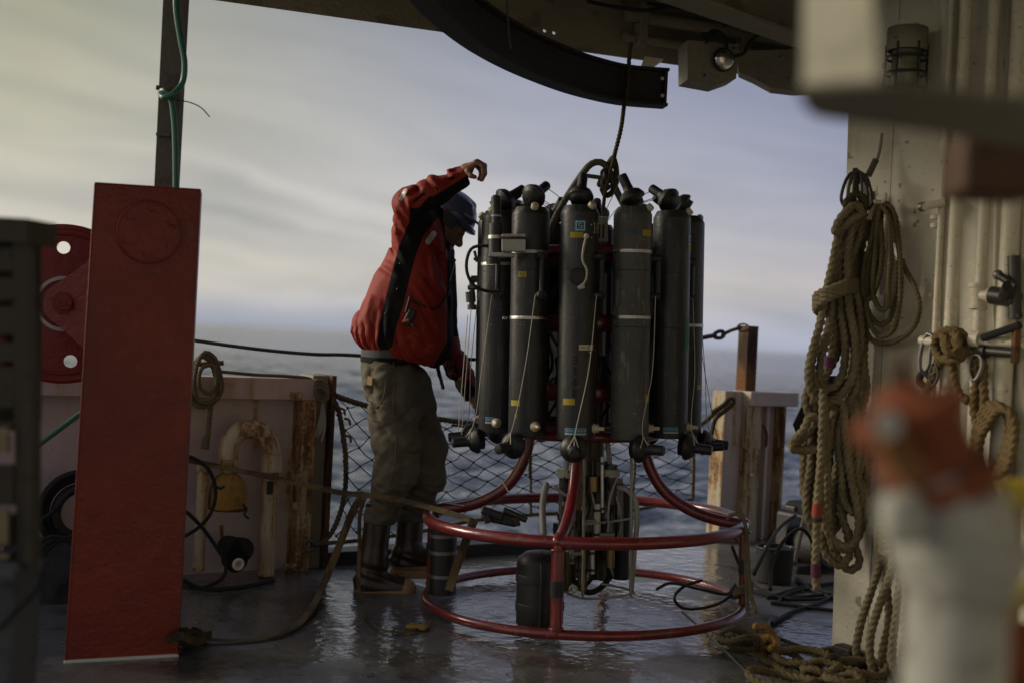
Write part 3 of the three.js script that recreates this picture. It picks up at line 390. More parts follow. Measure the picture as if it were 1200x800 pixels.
// ---------------------------------------------------------------- deckhouse side with its pipes (right)
const W0 = G(975, 768), WN = V(-Math.cos(YAW), 0, Math.sin(YAW)), wl = (px, py, off = 0) => onPlane(px, py, W0, WN, off);
{
  const eW = W0.clone().sub(EDGE).dot(E), nW = W0.clone().sub(EDGE).dot(N), house = thing('deckhouse', 'cream painted steel deckhouse side at the right with stains and pipes', 'deckhouse', W0);
  const seamN = wl(1040, 300).sub(EDGE).dot(N), sideP = (n0, n1, off) => uvw(obox(AT(eW + 0.75 - off / 2, (n0 + n1) / 2, 1.42), E, 1.5 + off, 2.84, n1 - n0, 0.004));
  put('wall_plate', prism([[nW, 0], [seamN - 0.002, 0], [seamN - 0.002, 2.84], [nW - 0.075, 2.84]].map(([n, y]) => AT(eW, n, y)), E.clone().multiplyScalar(1.5)), M.cream, house); put('wall_plate', sideP(seamN + 0.002, nW + 1.05, 0.003), M.cream, house); put('wall_plate', sideP(nW + 1.054, 7, 0), M.cream, house);
  put('added_aft_wall', uvw(obox(AT(0.8, 7.1, 1.42), E, 7, 2.84, 0.2, 0)), M.cream, house);  // unseen wall behind the camera, added to keep sky light off front faces
  for (const px of [1108, 1172, 1200]) put('stiffener', rod(wl(px, 900, 0.0).setY(0), wl(px, 0, 0).setY(2.8), 0.035, 16), M.cream, house);
  // rope-shadow side things: bolts, stains
  for (const [x, y] of [[1091, 346], [1058, 298], [1090, 470]]) put('stud', rod(wl(x, y, 0), wl(x, y, 0.012), 0.008, 8), M.creamPipe, house);
  const pipe = (px, off, r, label, y0 = 0, y1 = 2.8) => { const b = wl(px, 400, off); const t = thing('wall_pipe', label, 'pipe', b.clone().setY(y0)); const dir = px; put('pipe', rod(b.clone().setY(y0), b.clone().setY(y1), r, 16), M.creamPipe, t); return t; };
  const pa = pipe(1096, 0.05, 0.012, 'thinnest cream pipe on the deckhouse side, nearest the hanging sling'), pb_ = pipe(1113, 0.075, 0.021, 'thick cream pipe on the deckhouse side behind the rope knot'), pc = pipe(1146, 0.075, 0.019, 'cream pipe with a tee fitting on the deckhouse side'), pd = pipe(1178, 0.06, 0.03, 'broad cream pipe behind the valves at the right edge');
  put('stub', rod(wl(1081, 243, 0.1), wl(1108, 237, 0.06), 0.014, 12), M.creamPipe, pb_); put('stub_cap', rod(wl(1079, 243, 0.1), wl(1083, 242, 0.1), 0.017, 12), M.dullSteel, pb_); for (const y of [252, 262]) put('collar', rod(wl(1097, y, 0.05), wl(1097, y + 5, 0.05), 0.018, 14), M.creamPipe, pa); put('collar', rod(wl(1113, 384, 0.075), wl(1113, 392, 0.075), 0.027, 14), M.creamPipe, pb_);
  put('tee', rod(wl(1146, 332, 0.075), wl(1146, 362, 0.075), 0.026, 16), M.creamPipe, pc); for (const y of [333, 358]) put('collar', rod(wl(1146, y, 0.075), wl(1146, y + 4, 0.075), 0.03, 16), M.creamPipe, pc); put('branch', rod(wl(1146, 346, 0.075), wl(1166, 347, 0.085), 0.017, 14), M.creamPipe, pc); put('nut', rod(wl(1158, 346, 0.08), wl(1163, 347, 0.08), 0.025, 6), M.creamPipe, pc);
  const v = thing('valve', 'dark bronze valve with lever handles at the right edge of the wall', 'valve', wl(1180, 345, 0.09)); const W = (x, y, o = 0.09) => wl(x, y, o);
  put('body', rod(W(1163, 346), W(1192, 350), 0.03, 14), M.darkSteel, v); put('bonnet', rod(W(1178, 350), W(1184, 336, 0.14), 0.024, 12), M.darkSteel, v); put('handle', rod(W(1170, 322, 0.12), W(1192, 336, 0.12), 0.014, 10), M.darkSteel, v); put('handle_end', ball(W(1170, 322, 0.12), 0.017, 10), M.dullSteel, v); put('handle', rod(W(1185, 352), W(1195, 372), 0.014, 10), M.darkSteel, v); put('flange', rod(W(1189, 300), W(1190, 374), 0.02, 10), M.darkSteel, v);
  const v2 = thing('lower_valve', 'dark pipe valve below the lever valve, under the black hose arm', 'valve', wl(1170, 405, 0.1));
  put('pipe', rod(W(1080, 399, 0.1), W(1112, 401, 0.1), 0.018, 12), M.creamPipe, v2); put('pipe', rod(W(1143, 398, 0.12), W(1200, 402, 0.1), 0.017, 12), M.creamPipe, v2); put('nut', rod(W(1140, 397, 0.12), W(1150, 398, 0.12), 0.028, 8), M.creamPipe, v2); put('stem', rod(W(1147, 410, 0.11), W(1190, 414, 0.11), 0.016, 10), M.darkSteel, v2); put('gland', rod(W(1147, 411, 0.11), W(1157, 411, 0.11), 0.024, 10), M.darkSteel, v2); put('hose_arm', rod(W(1152, 396, 0.14), W(1196, 381, 0.14), 0.013, 10), M.rubber, v2); put('hand_lever', uvw(obox(W(1191, 403, 0.13), V(0, 1, 0), 0.12, 0.02, 0.03, 0.004, V(1, 0, 0))), M.rust, v2);
  const cl = thing('cage_lamp', 'unlit wall lamp in a round wire cage high on the deckhouse', 'lamp', wl(1062, 80, 0.08)), lc = wl(1062, 80, 0.09);
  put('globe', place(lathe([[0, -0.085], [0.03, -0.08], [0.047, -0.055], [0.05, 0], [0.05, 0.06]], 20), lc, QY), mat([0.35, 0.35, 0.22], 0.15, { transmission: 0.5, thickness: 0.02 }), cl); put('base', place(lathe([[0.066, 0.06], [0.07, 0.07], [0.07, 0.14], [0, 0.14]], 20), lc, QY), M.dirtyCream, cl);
  for (const y of [-0.075, -0.02, 0.035]) put('hoop', place(new THREE.TorusGeometry(0.07, 0.0045, 6, 28).rotateX(Math.PI / 2), lc.clone().add(V(0, y, 0)), QY), M.black, cl); for (let k = 0; k < 6; k++) { const s = Math.sin(k * 1.047 + 0.3) * 0.07, c = Math.cos(k * 1.047 + 0.3) * 0.07; put('wire', tube([V(s, 0.08, c), V(s, 0, c), V(s, -0.08, c), V(s * 0.6, -0.105, c * 0.6), V(0, -0.112, 0)].map((q) => q.add(lc)), 0.0042, 6), M.black, cl); }
}
// ---------------------------------------------------------------- red pillar, sheave, bar and hose (left)
{
  const a = G(76, 777), b = G(207, 769.5), pil = thing('pillar', 'tall red painted steel pillar with a bolted round cover plate', 'pillar', a.clone().lerp(b, 0.5));
  const ta = P(111, 214.5, -a.z), tb = P(234.5, 222.5, -b.z), back = V(-0.2, 0, -0.98).multiplyScalar(0.13);
  const nF = b.clone().sub(a).cross(ta.clone().sub(a)).normalize(); if (nF.z < 0) nF.negate();
  put('column', prism([a, b, tb, ta], back), M.red, pil);
  put('column_edge', [rod(a, ta, 0.003, 6), rod(b, tb, 0.003, 6), rod(ta, tb, 0.003, 6)], M.red, pil);
  put('base_weld', tube([a, b], 0.007, 8).translate(0, 0.004, 0), M.whitePlastic, pil);
  const on = (x, y, o = 0) => onPlane(x, y, a, nF, o), cc = on(174, 272);
  put('cover_plate', place(new THREE.CylinderGeometry(0.096, 0.1, 0.007, 48), on(174, 272, 0.0035), nF), M.red, pil); put('cover_bead', place(new THREE.TorusGeometry(0.1, 0.0055, 8, 56), on(174, 272, 0.002), nF, V(0, 0, 1)), M.red, pil);
  for (let k = 0; k < 6; k++) { const t = k * Math.PI / 3 + 0.05, u = b.clone().sub(a).normalize(), p = cc.clone().addScaledVector(u, Math.sin(t) * 0.078).addScaledVector(nF.clone().cross(u), Math.cos(t) * 0.078); put('bolt', place(new THREE.CylinderGeometry(0.009, 0.0105, 0.012, 6), p.addScaledVector(nF, 0.012), nF), M.red, pil); }
  const d = 4.62, sh = thing('sheave', 'red steel cable sheave with two round holes behind the pillar', 'sheave', P(74, 356, d)), S = (x, y, o = 0) => P(x, y, d - o), R = 92 / F * d, c0 = S(74, 356), nn = c0.clone().sub(camera.position).negate().setY(0).normalize(), sx = V(nn.z, 0, -nn.x), B = new THREE.Matrix4().makeBasis(sx, QY, nn).setPosition(c0);
  const loc = (x, y) => { const p = S(x, y).sub(c0); return [p.dot(sx), p.y]; }, disc = new THREE.Shape(); disc.absarc(0, 0, R * 0.97, 0, 2 * Math.PI); for (const [x, y] of [[74, 290.5], [82, 423]]) { const h = new THREE.Path(), q = loc(x, y); h.absarc(q[0], q[1], 8 / F * d, 0, 2 * Math.PI, true); disc.holes.push(h); }
  put('disc', uvw(new THREE.ExtrudeGeometry(disc, { depth: 0.02, bevelEnabled: true, bevelSize: 0.002, bevelThickness: 0.002, curveSegments: 64 }).applyMatrix4(B)), M.red, sh);
  put('rim', new THREE.TorusGeometry(R * 0.965, 0.014, 12, 72).translate(0, 0, 0.012).applyMatrix4(B), M.red, sh); put('inner_rim', new THREE.TorusGeometry(R * 0.885, 0.006, 8, 72).translate(0, 0, 0.023).applyMatrix4(B), M.red, sh);
  { const rg = new THREE.Shape(); rg.absarc(0, 0, 0.102, 0, 2 * Math.PI); const h = new THREE.Path(); h.absarc(0, 0, 0.089, 0, 2 * Math.PI, true); rg.holes.push(h); put('hub_ring', new THREE.ExtrudeGeometry(rg, { depth: 0.008, bevelEnabled: false, curveSegments: 48 }).translate(0, 0, 0.024).applyMatrix4(B), mat([0.5, 0.47, 0.4], 0.5), sh, 'bare pale hub ring'); }
  const arm = thing('sheave_bracket', 'red triangular bracket with a hex nut holding the sheave to the pillar', 'bracket', S(90, 356, 0.08)), nose = []; for (let k = 0; k <= 14; k++) { const t = (115 + k * 130 / 14) * Math.PI / 180; nose.push([74 + 24.5 * Math.cos(t), 356 - 24.5 * Math.sin(t)]); }
  put('plate', prism([...nose, [112, 421], [125, 421], [125, 292], [108, 302]].map(([x, y]) => S(x, y, 0.075)), nn.clone().multiplyScalar(-0.024)), M.red, arm);
  put('washer', place(new THREE.CylinderGeometry(0.042, 0.044, 0.01, 8), S(74, 355, 0.08), nn), M.red, arm); put('nut', place(new THREE.CylinderGeometry(0.03, 0.031, 0.03, 6), S(74, 355, 0.09), nn), M.red, arm); put('stud', place(new THREE.CylinderGeometry(0.012, 0.012, 0.046, 12), S(73, 355, 0.092), nn), M.rust, arm);
  const bar = thing('steel_bar', 'tall weathered steel bar rising behind the red pillar', 'bar', P(195, 230, 4.35)); const bp = [P(180, 225, 4.35), P(205, 225, 4.35), P(220, -60, 4.35), P(193.5, -60, 4.35)]; put('bar', prism(bp, V(0, 0, -0.05)), M.barPaint, bar); put('clip', uvw(obox(P(191, 158, 4.34), V(1, -0.05, 0), 0.05, 0.012, 0.012, 0.002)), M.barPaint, bar); put('rust_band', uvw(obox(P(196, 104, 4.345), V(1, -0.05, 0), 0.08, 0.016, 0.012, 0.002)), M.rust, bar);
  const gh = thing('green_hose', 'green hose knotted round the steel bar above the red pillar', 'hose', P(200, 110, 4.3)); put('hose', tube([[207, -30], [206, 10], [211, 45], [216, 75], [213, 98], [202, 110], [192, 114], [188, 108], [193, 106], [199, 114], [203, 135], [205, 170], [205.5, 230]].map(([x, y], k) => P(x, y, 4.3 - (k === 7 ? -0.02 : k === 5 || k === 6 ? 0.02 : 0))), 0.0105, 12, false, 0.01), M.greenHose, gh); put('wire_tie', tube([[198, 114], [206, 117], [222, 120], [235, 126], [245, 136.5]].map(([x, y]) => P(x, y, 4.29)), 0.0022, 6), M.black, gh);
  const gh2 = thing('lower_hose', 'green hose running diagonally from behind the pillar at lower left', 'hose', P(70, 500, 4.9)); put('hose', tube([[30, 532], [62, 508], [96, 483], [130, 462], [150, 455]].map(([x, y], k) => P(x, y, 4.75 + 0.06 * k)), 0.0105, 10), M.greenHose, gh2);
}
// ---------------------------------------------------------------- the bottle frame (water sampler)
{
  const base = P(683.5, 708, 5.24).setY(0.03), ros = thing('water_sampler', 'round red tube frame carrying a ring of tall grey water sampling bottles', 'water sampler', base);
  ros.rotation.z = 1.9 * Math.PI / 180; ros.updateMatrixWorld(true);
  const R = 0.668, rt = 0.024, D = Math.PI / 180, dir = (deg, r, y) => V(Math.sin(deg * D) * r, y, Math.cos(deg * D) * r), add = (n, g, m, p = ros, l) => raw(n, g, m, p, l);
  const yR = 0.36;
  add('base_ring', new THREE.TorusGeometry(R, 0.0195, 14, 96).rotateX(Math.PI / 2).translate(0, 0.02, 0), M.redWet);
  add('upper_ring', new THREE.TorusGeometry(R - 0.005, rt, 16, 96).rotateX(Math.PI / 2).translate(0, yR, 0), M.redWet);
  add('support_ring', new THREE.TorusGeometry(0.3, 0.022, 12, 64).rotateX(Math.PI / 2).translate(0, 0.725, 0), M.redWet);
  for (const a of [-102, -12, 78, 168]) {
    add('post', rod(dir(a, R, 0.02), dir(a, R - 0.003, yR), 0.023, 16), M.redWet);
    add('leg', tube([dir(a, 0.235, 0.86), dir(a, 0.24, 0.72), dir(a, 0.265, 0.6), dir(a, 0.335, 0.485), dir(a, 0.45, 0.41), dir(a, 0.57, 0.375), dir(a, R, yR + 0.005)], 0.024, 14), M.redWet);
    for (const y of [0.042, yR - 0.026]) { const q = new THREE.TorusGeometry(0.0245, 0.005, 6, 20); const pp = q.attributes.position; for (let i = 0; i < pp.count; i++) { const s = 1 + 0.07 * (hash(i % 21, a + 200, 3) - 0.5); pp.setXYZ(i, pp.getX(i) * s, pp.getY(i) * s, pp.getZ(i)); } q.rotateX(Math.PI / 2); const c = dir(a, R - 0.001, y); add('weld', q.translate(c.x, c.y, c.z), M.redWet); }
    { const q = new THREE.TorusGeometry(0.026, 0.005, 6, 20); const c = dir(a, R - 0.028, yR + 0.004); q.rotateY(a * D); add('weld', q.translate(c.x, c.y, c.z), M.redWet); }
    add('tape_wrap', rod(dir(a, R, 0.16), dir(a, R, 0.22), 0.0255, 16), M.black);
    add('column', rod(dir(a + 15, 0.24, 0.72), dir(a + 15, 0.24, 1.58), 0.02, 12), M.redWet);
  }
  for (const y of [0.9, 1.18, 1.46]) { add('plate_ring', new THREE.TorusGeometry(0.27, 0.018, 10, 48).rotateX(Math.PI / 2).scale(1, 2, 1).translate(0, y, 0), M.redWet); }
  add('top_plate', lathe([[0.05, 1.45], [0.3, 1.45], [0.3, 1.462], [0.05, 1.462]], 48), M.redWet);
  // bail: bent lifting tube with a cross bar
  const bail = add('bail', tube([V(-0.22, 1.44, 0.02), V(-0.14, 1.64, 0.02), V(-0.03, 1.82, 0.02), V(0.0, 1.853, 0.02), V(0.035, 1.862, 0.02), V(0.068, 1.84, 0.02), V(0.1, 1.76, 0.02), V(0.16, 1.64, 0.02), V(0.24, 1.44, 0.02)], 0.0145, 12), M.barPaint); add('cross_bar', rod(V(-0.035, 1.805, 0.02), V(0.095, 1.79, 0.02), 0.009, 10), M.barPaint, bail); add('shackle', new THREE.TorusGeometry(0.026, 0.01, 8, 20).rotateY(1.2).translate(0.066, 1.8, 0.02), M.darkSteel, bail); add('lashing', [0, 1, 2].map((k) => new THREE.TorusGeometry(0.018, 0.004, 6, 16).rotateY(0.6 + k * 0.3).translate(0.055 + k * 0.012, 1.812, 0.025)), M.barPaint, bail);
  // sampling bottles
  const rb = 0.405, br = 0.0755, y0 = 0.725, hB = 0.91;
  // smooth the barrel
  const barrel = (() => { const g = lathe([[0.03, 0.0], [br * 0.9, 0.0], [br * 0.97, 0.003], [br, 0.014], [br, 0.3], [br, 0.6], [br, hB - 0.034], [br, hB - 0.031], [br * 0.995, hB - 0.029], [br * 0.985, hB - 0.0275], [br * 0.84, hB - 0.006], [br * 0.81, hB - 0.002], [br * 0.78, hB - 0.0005], [br * 0.7, hB], [0.04, hB], [0.035, hB - 0.02]], 40), uv = g.attributes.uv, p = g.attributes.position; for (let i = 0; i < p.count; i++) uv.setXY(i, uv.getX(i) * 2 * Math.PI * br, p.getY(i)); return toCreasedNormals(g, 0.35); })();
  const bandG = lathe([[br + 0.0003, -0.006], [br + 0.0022, -0.006], [br + 0.0022, 0.006], [br + 0.0003, 0.006]], 40), seamG = lathe([[br - 0.002, -0.002], [br + 0.0006, -0.0015], [br + 0.0006, 0.0015], [br - 0.002, 0.002]], 40);
  const capG = lathe([[0, -0.022], [0.036, -0.022], [0.036, -0.004], [0.05, 0.0], [0.052, 0.008], [0.049, 0.015], [0.041, 0.03], [0.03, 0.038], [0.021, 0.041], [0.0195, 0.06], [0.019, 0.105], [0.016, 0.109], [0, 0.109]], 28), plugG = lathe([[0, -0.012], [0.012, -0.012], [0.012, 0.004], [0.0155, 0.006], [0.0155, 0.02], [0.012, 0.025], [0, 0.025]], 16), spigotG = join([lathe([[0, 0], [0.019, 0], [0.02, 0.006], [0.013, 0.008], [0.013, 0.013], [0.0165, 0.015], [0.0165, 0.02], [0.008, 0.022], [0.007, 0.045], [0, 0.045]], 18)]);
  const patch = (w, h) => { const g = new THREE.CylinderGeometry(br + 0.0012, br + 0.0012, h, Math.max(3, Math.ceil(w / 0.006)), 1, true, -w / br / 2, w / br); return g; };
  const onB = (deg, y, out = 0) => V(Math.sin(deg * D) * (br + out), y, Math.cos(deg * D) * (br + out));
  const txt = (s, bg, fg, W = 128, H = 64, font = 44) => print(W, H, (x) => { x.fillStyle = bg; x.fillRect(0, 0, W, H); x.fillStyle = 'rgba(60,60,40,.25)'; for (let i = 0; i < 60; i++) x.fillRect(rnd() * W, rnd() * H, 3, 2); x.fillStyle = fg; x.font = 'bold ' + font + 'px sans-serif'; x.textAlign = 'center'; x.textBaseline = 'middle'; x.fillText(s, W / 2, H / 2); });
  const logo = print(128, 128, (x) => { x.fillStyle = '#1c6f93'; x.fillRect(0, 0, 128, 128); x.fillStyle = '#b9d3da'; x.fillRect(12, 12, 104, 104); x.fillStyle = '#123f5c'; x.fillRect(24, 24, 80, 80); x.strokeStyle = '#9cc3d0'; x.lineWidth = 9; x.beginPath(); x.moveTo(86, 38); x.lineTo(44, 38); x.lineTo(44, 62); x.lineTo(84, 62); x.lineTo(84, 88); x.lineTo(40, 88); x.stroke(); });
  const yel = [txt('', '#a7941c', '#333'), txt('11.1', '#a7941c', '#2b2a12', 128, 64, 40)], blueLab = print(256, 64, (x) => { x.fillStyle = '#a9b3ae'; x.fillRect(0, 0, 256, 64); x.fillStyle = '#2f6f96'; x.fillRect(4, 4, 248, 44); x.fillStyle = '#9fb9c4'; x.font = 'bold 22px sans-serif'; for (let i = 0; i < 14; i++) x.fillRect(12 + i * 17, 14 + (i % 3) * 3, 11, 5 + (i % 2) * 8); }), tagLab = print(128, 48, (x) => { x.fillStyle = '#c9c2ac'; x.fillRect(0, 0, 128, 48); x.fillStyle = '#5a5344'; x.font = 'bold 26px sans-serif'; x.fillText('LN  15', 14, 34); }), greenLab = print(64, 256, (x) => { x.fillStyle = '#1d6b45'; x.fillRect(0, 0, 64, 256); x.fillStyle = '#124a30'; for (let i = 0; i < 9; i++) x.fillRect(14 + (i % 2) * 8, 20 + i * 25, 30 - (i % 3) * 6, 8); }), faded = print(128, 64, (x) => { x.fillStyle = '#3a4a5c'; x.fillRect(0, 0, 128, 64); x.fillStyle = '#4a4a4a'; for (let i = 0; i < 90; i++) x.fillRect(rnd() * 128, rnd() * 64, 8, 3); });
  const marker = print(64, 256, (x) => { x.clearRect(0, 0, 64, 256); x.fillStyle = '#070707'; x.font = 'bold 62px sans-serif'; x.textAlign = 'center'; ['3', '1', '4', '8'].forEach((s, i) => x.fillText(s, 32, 54 + i * 64)); }, { transparent: true, alphaTest: 0.5 }), sixteen = print(128, 96, (x) => { x.clearRect(0, 0, 128, 96); x.fillStyle = '#b9ae88'; x.font = '92px serif'; x.fillText('16', 14, 82); }, { transparent: true, alphaTest: 0.5 }), vMark = print(64, 64, (x) => { x.clearRect(0, 0, 64, 64); x.fillStyle = '#8f8f22'; x.font = 'bold 44px sans-serif'; x.fillText('L2', 4, 48); }, { transparent: true, alphaTest: 0.5 });
  const angles = []; for (let k = 0; k < 12; k++) angles.push(-99 + 30 * k);
  const bot = {};
  for (const phi of angles) {
    const front = Math.cos(phi * D) > -0.3, b = add('sampling_bottle', barrel, phi === 21 ? M.pvcOld : M.pvc, ros, phi === 21 ? 'paler scuffed bottle with two steel bands' : undefined);
    b.position.copy(dir(phi, rb, y0)); b.rotation.y = phi * D; bot[phi] = b; const L = (deg) => deg - phi;      // a view angle in the bottle's own turn
    // opened caps: the upper one pulled in to the middle, the lower one out
    const tilt = (phi === 21 || phi === -9) ? 26 : 58, ax = V(0, Math.cos(tilt * D), -Math.sin(tilt * D)); if (phi === 21) ax.applyAxisAngle(QY, 0.9); if (phi === -9) ax.applyAxisAngle(QY, -0.1);
    add('top_cap', place(capG.clone(), V(0, hB + (tilt > 40 ? 0.042 : 0.03), tilt > 40 ? -0.01 : 0), ax), M.capBlack, b);
    const lo = V(0, -0.03, br + 0.004), la = V(phi === 21 ? 0.75 : phi === 51 ? 0.3 : phi === -69 ? -0.15 : phi === -9 ? 0.12 : 0.05, phi === 21 ? 0.0 : -0.1, 1).normalize();
    add('bottom_cap', place(capG.clone().scale(1.05, 1, 1.05), lo, la), M.capBlack, b);
    add('hinge', rod(V(0, 0.02, br * 0.8), lo, 0.012, 8), M.black, b);
    // carrying handle with two pegs
    const hd = 66, h = add('handle', [rod(onB(hd, 0.555, 0.026), onB(hd, 0.715, 0.026), 0.0105, 12), rod(onB(hd, 0.56, -0.005), onB(hd, 0.56, 0.034), 0.0175, 14), rod(onB(hd, 0.71, -0.005), onB(hd, 0.71, 0.034), 0.0175, 14)], M.capBlack, b);
    add('lanyard', tube([onB(hd - 14, 0.56, 0.02), onB(mix(hd - 14, 10, 0.5), 0.27, 0.026), lo.clone().add(V(0.006, 0.05, 0.03)), lo.clone().addScaledVector(la, 0.075)], 0.0017, 6), M.line, b);
    if (front) add('lanyard_fork', [tube([lo.clone().add(V(0.006, 0.05, 0.032)), lo.clone().add(V(-0.014, 0.01, 0.05))], 0.0022, 5), tube([lo.clone().add(V(0.006, 0.05, 0.032)), lo.clone().add(V(0.022, 0.008, 0.05))], 0.0022, 5)], M.line, b);
    add('air_plug', place(plugG.clone(), onB(L({ '-39': 12, '-9': 38, 21: 65, 51: 72 }[phi] ?? phi + 40), hB - 0.012, -0.016), V(Math.sin(L({ '-39': 12, '-9': 38, 21: 65, 51: 72 }[phi] ?? phi + 40) * D), 0.9, Math.cos(L({ '-39': 12, '-9': 38, 21: 65, 51: 72 }[phi] ?? phi + 40) * D))), M.ivory, b);
    const sd = L({ '-69': 0, '-39': 22, '-9': 62, 21: 88, 51: 75 }[phi] ?? phi + 60), sn = V(Math.sin(sd * D), 0, Math.cos(sd * D)); add('spigot', place(spigotG.clone(), onB(sd, 0.045, -0.002), sn), M.ivory, b);
    add('lanyard_top', tube([V(0, hB + 0.04, 0).addScaledVector(ax, 0.1), V(0, hB + 0.05, -rb * 0.5), V(0, hB - 0.02, -rb + 0.12)], 0.0016, 5), M.black, b);
    const seam = [hB - 0.25, hB - 0.47].map((y) => seamG.clone().translate(0, y, 0)); add('joint', seam, M.pvc, b);
  }
  const band = (phi, y) => add('band', bandG.clone().translate(0, y, 0), M.steel, bot[phi]), stick = (n, phi, deg, y, w, h, m, l) => { const o = add(n, patch(w, h), m, bot[phi], l); o.position.y = y; o.rotation.y = (deg - phi) * D; return o; };
  for (const [p, y] of [[-39, 0.47], [-39, 0.73], [21, 0.735], [21, 0.478], [81, 0.455], [-69, 0.69]]) band(p, y);
  for (const p of [-39, 21, -69]) for (const y of p === 21 ? [0.735, 0.478] : [0.47]) { const o = add('band_screw', new RoundedBoxGeometry(0.022, 0.015, 0.009, 2, 0.003), M.steel, bot[p]); o.position.copy(onB(20 - p, y, 0.004)); o.rotation.y = (20 - p) * D; }
  stick('logo_label', -9, -2, 0.825, 0.044, 0.044, logo); stick('yellow_tape', -9, -12, 0.79, 0.052, 0.022, yel[0]); stick('number', -9, 52, 0.822, 0.05, 0.062, sixteen); stick('tag', -9, 24, 0.358, 0.062, 0.021, tagLab); stick('marker_number', -9, -10, 0.245, 0.042, 0.17, marker); stick('yellow_tape', -9, -28, 0.148, 0.05, 0.024, yel[0]); stick('blue_label', -9, -6, 0.034, 0.085, 0.026, blueLab);
  { const o = add('disc', lathe([[0, 0.012], [0.028, 0.012], [0.032, 0.008], [0.032, 0]], 28).rotateX(Math.PI / 2), M.capBlack, bot[-9]); o.position.copy(onB(0, 0.63, 0.002)); o.rotation.y = 9 * D; add('cord', tube([onB(24, 0.785, 0.005), onB(16, 0.74, 0.012), onB(14, 0.69, 0.014), onB(24, 0.655, 0.018), onB(20, 0.61, 0.02), onB(6, 0.588, 0.014)], 0.0045, 8), M.line, bot[-9]); add("cord_knot", ball(onB(24, 0.785, 0.007), 0.011, 8), M.line, bot[-9]); add("cord_knot", rod(onB(4, 0.585, 0.01), onB(20, 0.592, 0.015), 0.0075, 8), M.line, bot[-9]); }
  stick('yellow_tape', -39, -24, 0.64, 0.036, 0.022, yel[1]); stick('yellow_tape', -39, -42, 0.135, 0.046, 0.022, yel[0]); stick('mark', -39, -36, 0.085, 0.022, 0.03, vMark);
  stick('faded_label', 21, -12, 0.81, 0.06, 0.025, faded); stick('yellow_tape', 21, 44, 0.805, 0.05, 0.025, yel[0]); stick('yellow_tape', 21, 60, 0.165, 0.04, 0.03, yel[0]);
  stick('logo_label', 51, 70, 0.79, 0.05, 0.05, logo); stick('yellow_tape', 51, 70, 0.755, 0.05, 0.022, yel[0]); stick('green_tape', 51, 60, 0.42, 0.05, 0.13, greenLab); stick('blue_label', 51, -68, 0.8, 0.05, 0.03, faded); stick('blue_label', 51, 0, 0.035, 0.06, 0.024, blueLab); stick('blue_label', -69, -22, 0.055, 0.04, 0.026, blueLab); stick('yellow_tape', 81, 50, 0.2, 0.03, 0.02, yel[0]);
  for (const [x, y] of [[31, 0.83], [33, 0.78], [35, 0.34], [20, 0.62]]) add('rivet', ball(onB(x - -9 - 0, y, 0.001), 0.003, 6), M.line, bot[-9]);
  // altimeter strapped to the left bottles, with white block and looping cable
  const w = (px, py, d) => ros.worldToLocal(P(px, py, d));
  const sens = add('sensor', [rod(w(581, 300, 4.86), w(581.5, 262, 4.86), 0.03, 20), rod(w(578, 302, 4.86), w(578, 309, 4.86), 0.028, 20)], M.capBlack, ros), sb = w(581.5, 262, 4.86), st = w(581, 231, 4.86); add('sensor_tip', [rod(sb, st, 0.0185, 16), rod(st, w(580.5, 228.5, 4.86), 0.0185, 16, 0.008)], M.capBlack, sens); add('sensor_collar', rod(w(581.5, 254, 4.86), w(581.5, 252, 4.86), 0.0205, 16), M.clear, sens); add('sensor_band', rod(w(581, 280, 4.86), w(581, 276, 4.86), 0.0315, 20), M.steel, sens);
  const blk = add('white_block', uvw(obox(w(602, 285, 4.78), V(1, 0.01, 0), 0.092, 0.066, 0.06, 0.004)), M.box, ros); add('block_strap', uvw(obox(w(602, 279.5, 4.776), V(1, 0.01, 0), 0.094, 0.009, 0.061, 0.001)), M.rust, blk); add('mount_plate', uvw(obox(w(588, 299, 4.82), V(1, 0, 0), 0.1, 0.016, 0.06, 0.003)), M.box, blk);
  add('sensor_cable', tube([[576, 289], [566, 288], [553, 291], [547, 305], [548, 322], [556, 335], [570, 341], [585, 341]].map(([x, y]) => w(x, y, 4.88)), 0.0065, 8), M.rubber, ros);
  const cm = add('side_sensor', [rod(w(553, 325, 5.0), w(553, 360, 5.0), 0.012, 12), rod(w(552, 327, 5.0), w(559, 327, 5.0), 0.014, 12), rod(w(549, 337, 5.0), w(562, 337, 4.98), 0.01, 10), rod(w(551, 342, 5), w(552, 354, 5), 0.02, 14), rod(w(553, 357, 5.0), w(553, 363, 5.0), 0.018, 14)], M.darkSteel, ros); add('wing_nut', [rod(w(556, 294, 4.93), w(559, 307, 4.93), 0.006, 8), rod(w(560, 303, 4.93), w(555, 304, 4.93), 0.006, 8)], M.darkSteel, cm);
  for (const [a, b2] of [[[548, 370], [537, 505]], [[552, 362], [541, 508]]]) add('thin_line', tube([w(a[0], a[1], 4.95), w(b2[0], b2[1], 4.95)], 0.0016, 5), M.line, ros); add('thin_line', tube([w(818, 385, 5.2), w(832, 470, 5.2), w(842, 520, 5.2)], 0.0014, 5), M.black, ros);
  add('spool', rod(w(848, 523, 5.1), w(818, 525, 5.12), 0.017, 14), M.capBlack, ros);
  // white block with the number 1 behind the bottle marked 16
  const cb = add('release_unit', uvw(obox(w(698, 270, 5.02), V(1, 0.03, 0), 0.095, 0.105, 0.1, 0.006)), M.box, ros); { const o = raw('number_plate', new THREE.PlaneGeometry(0.06, 0.07), print(96, 112, (x) => { x.fillStyle = '#b9b195'; x.fillRect(0, 0, 96, 112); x.fillStyle = '#151515'; x.fillRect(42, 12, 15, 88); x.fillRect(70, 12, 12, 88); x.fillRect(8, 40, 10, 60); }), cb); o.position.copy(w(702, 271, 4.966)); }
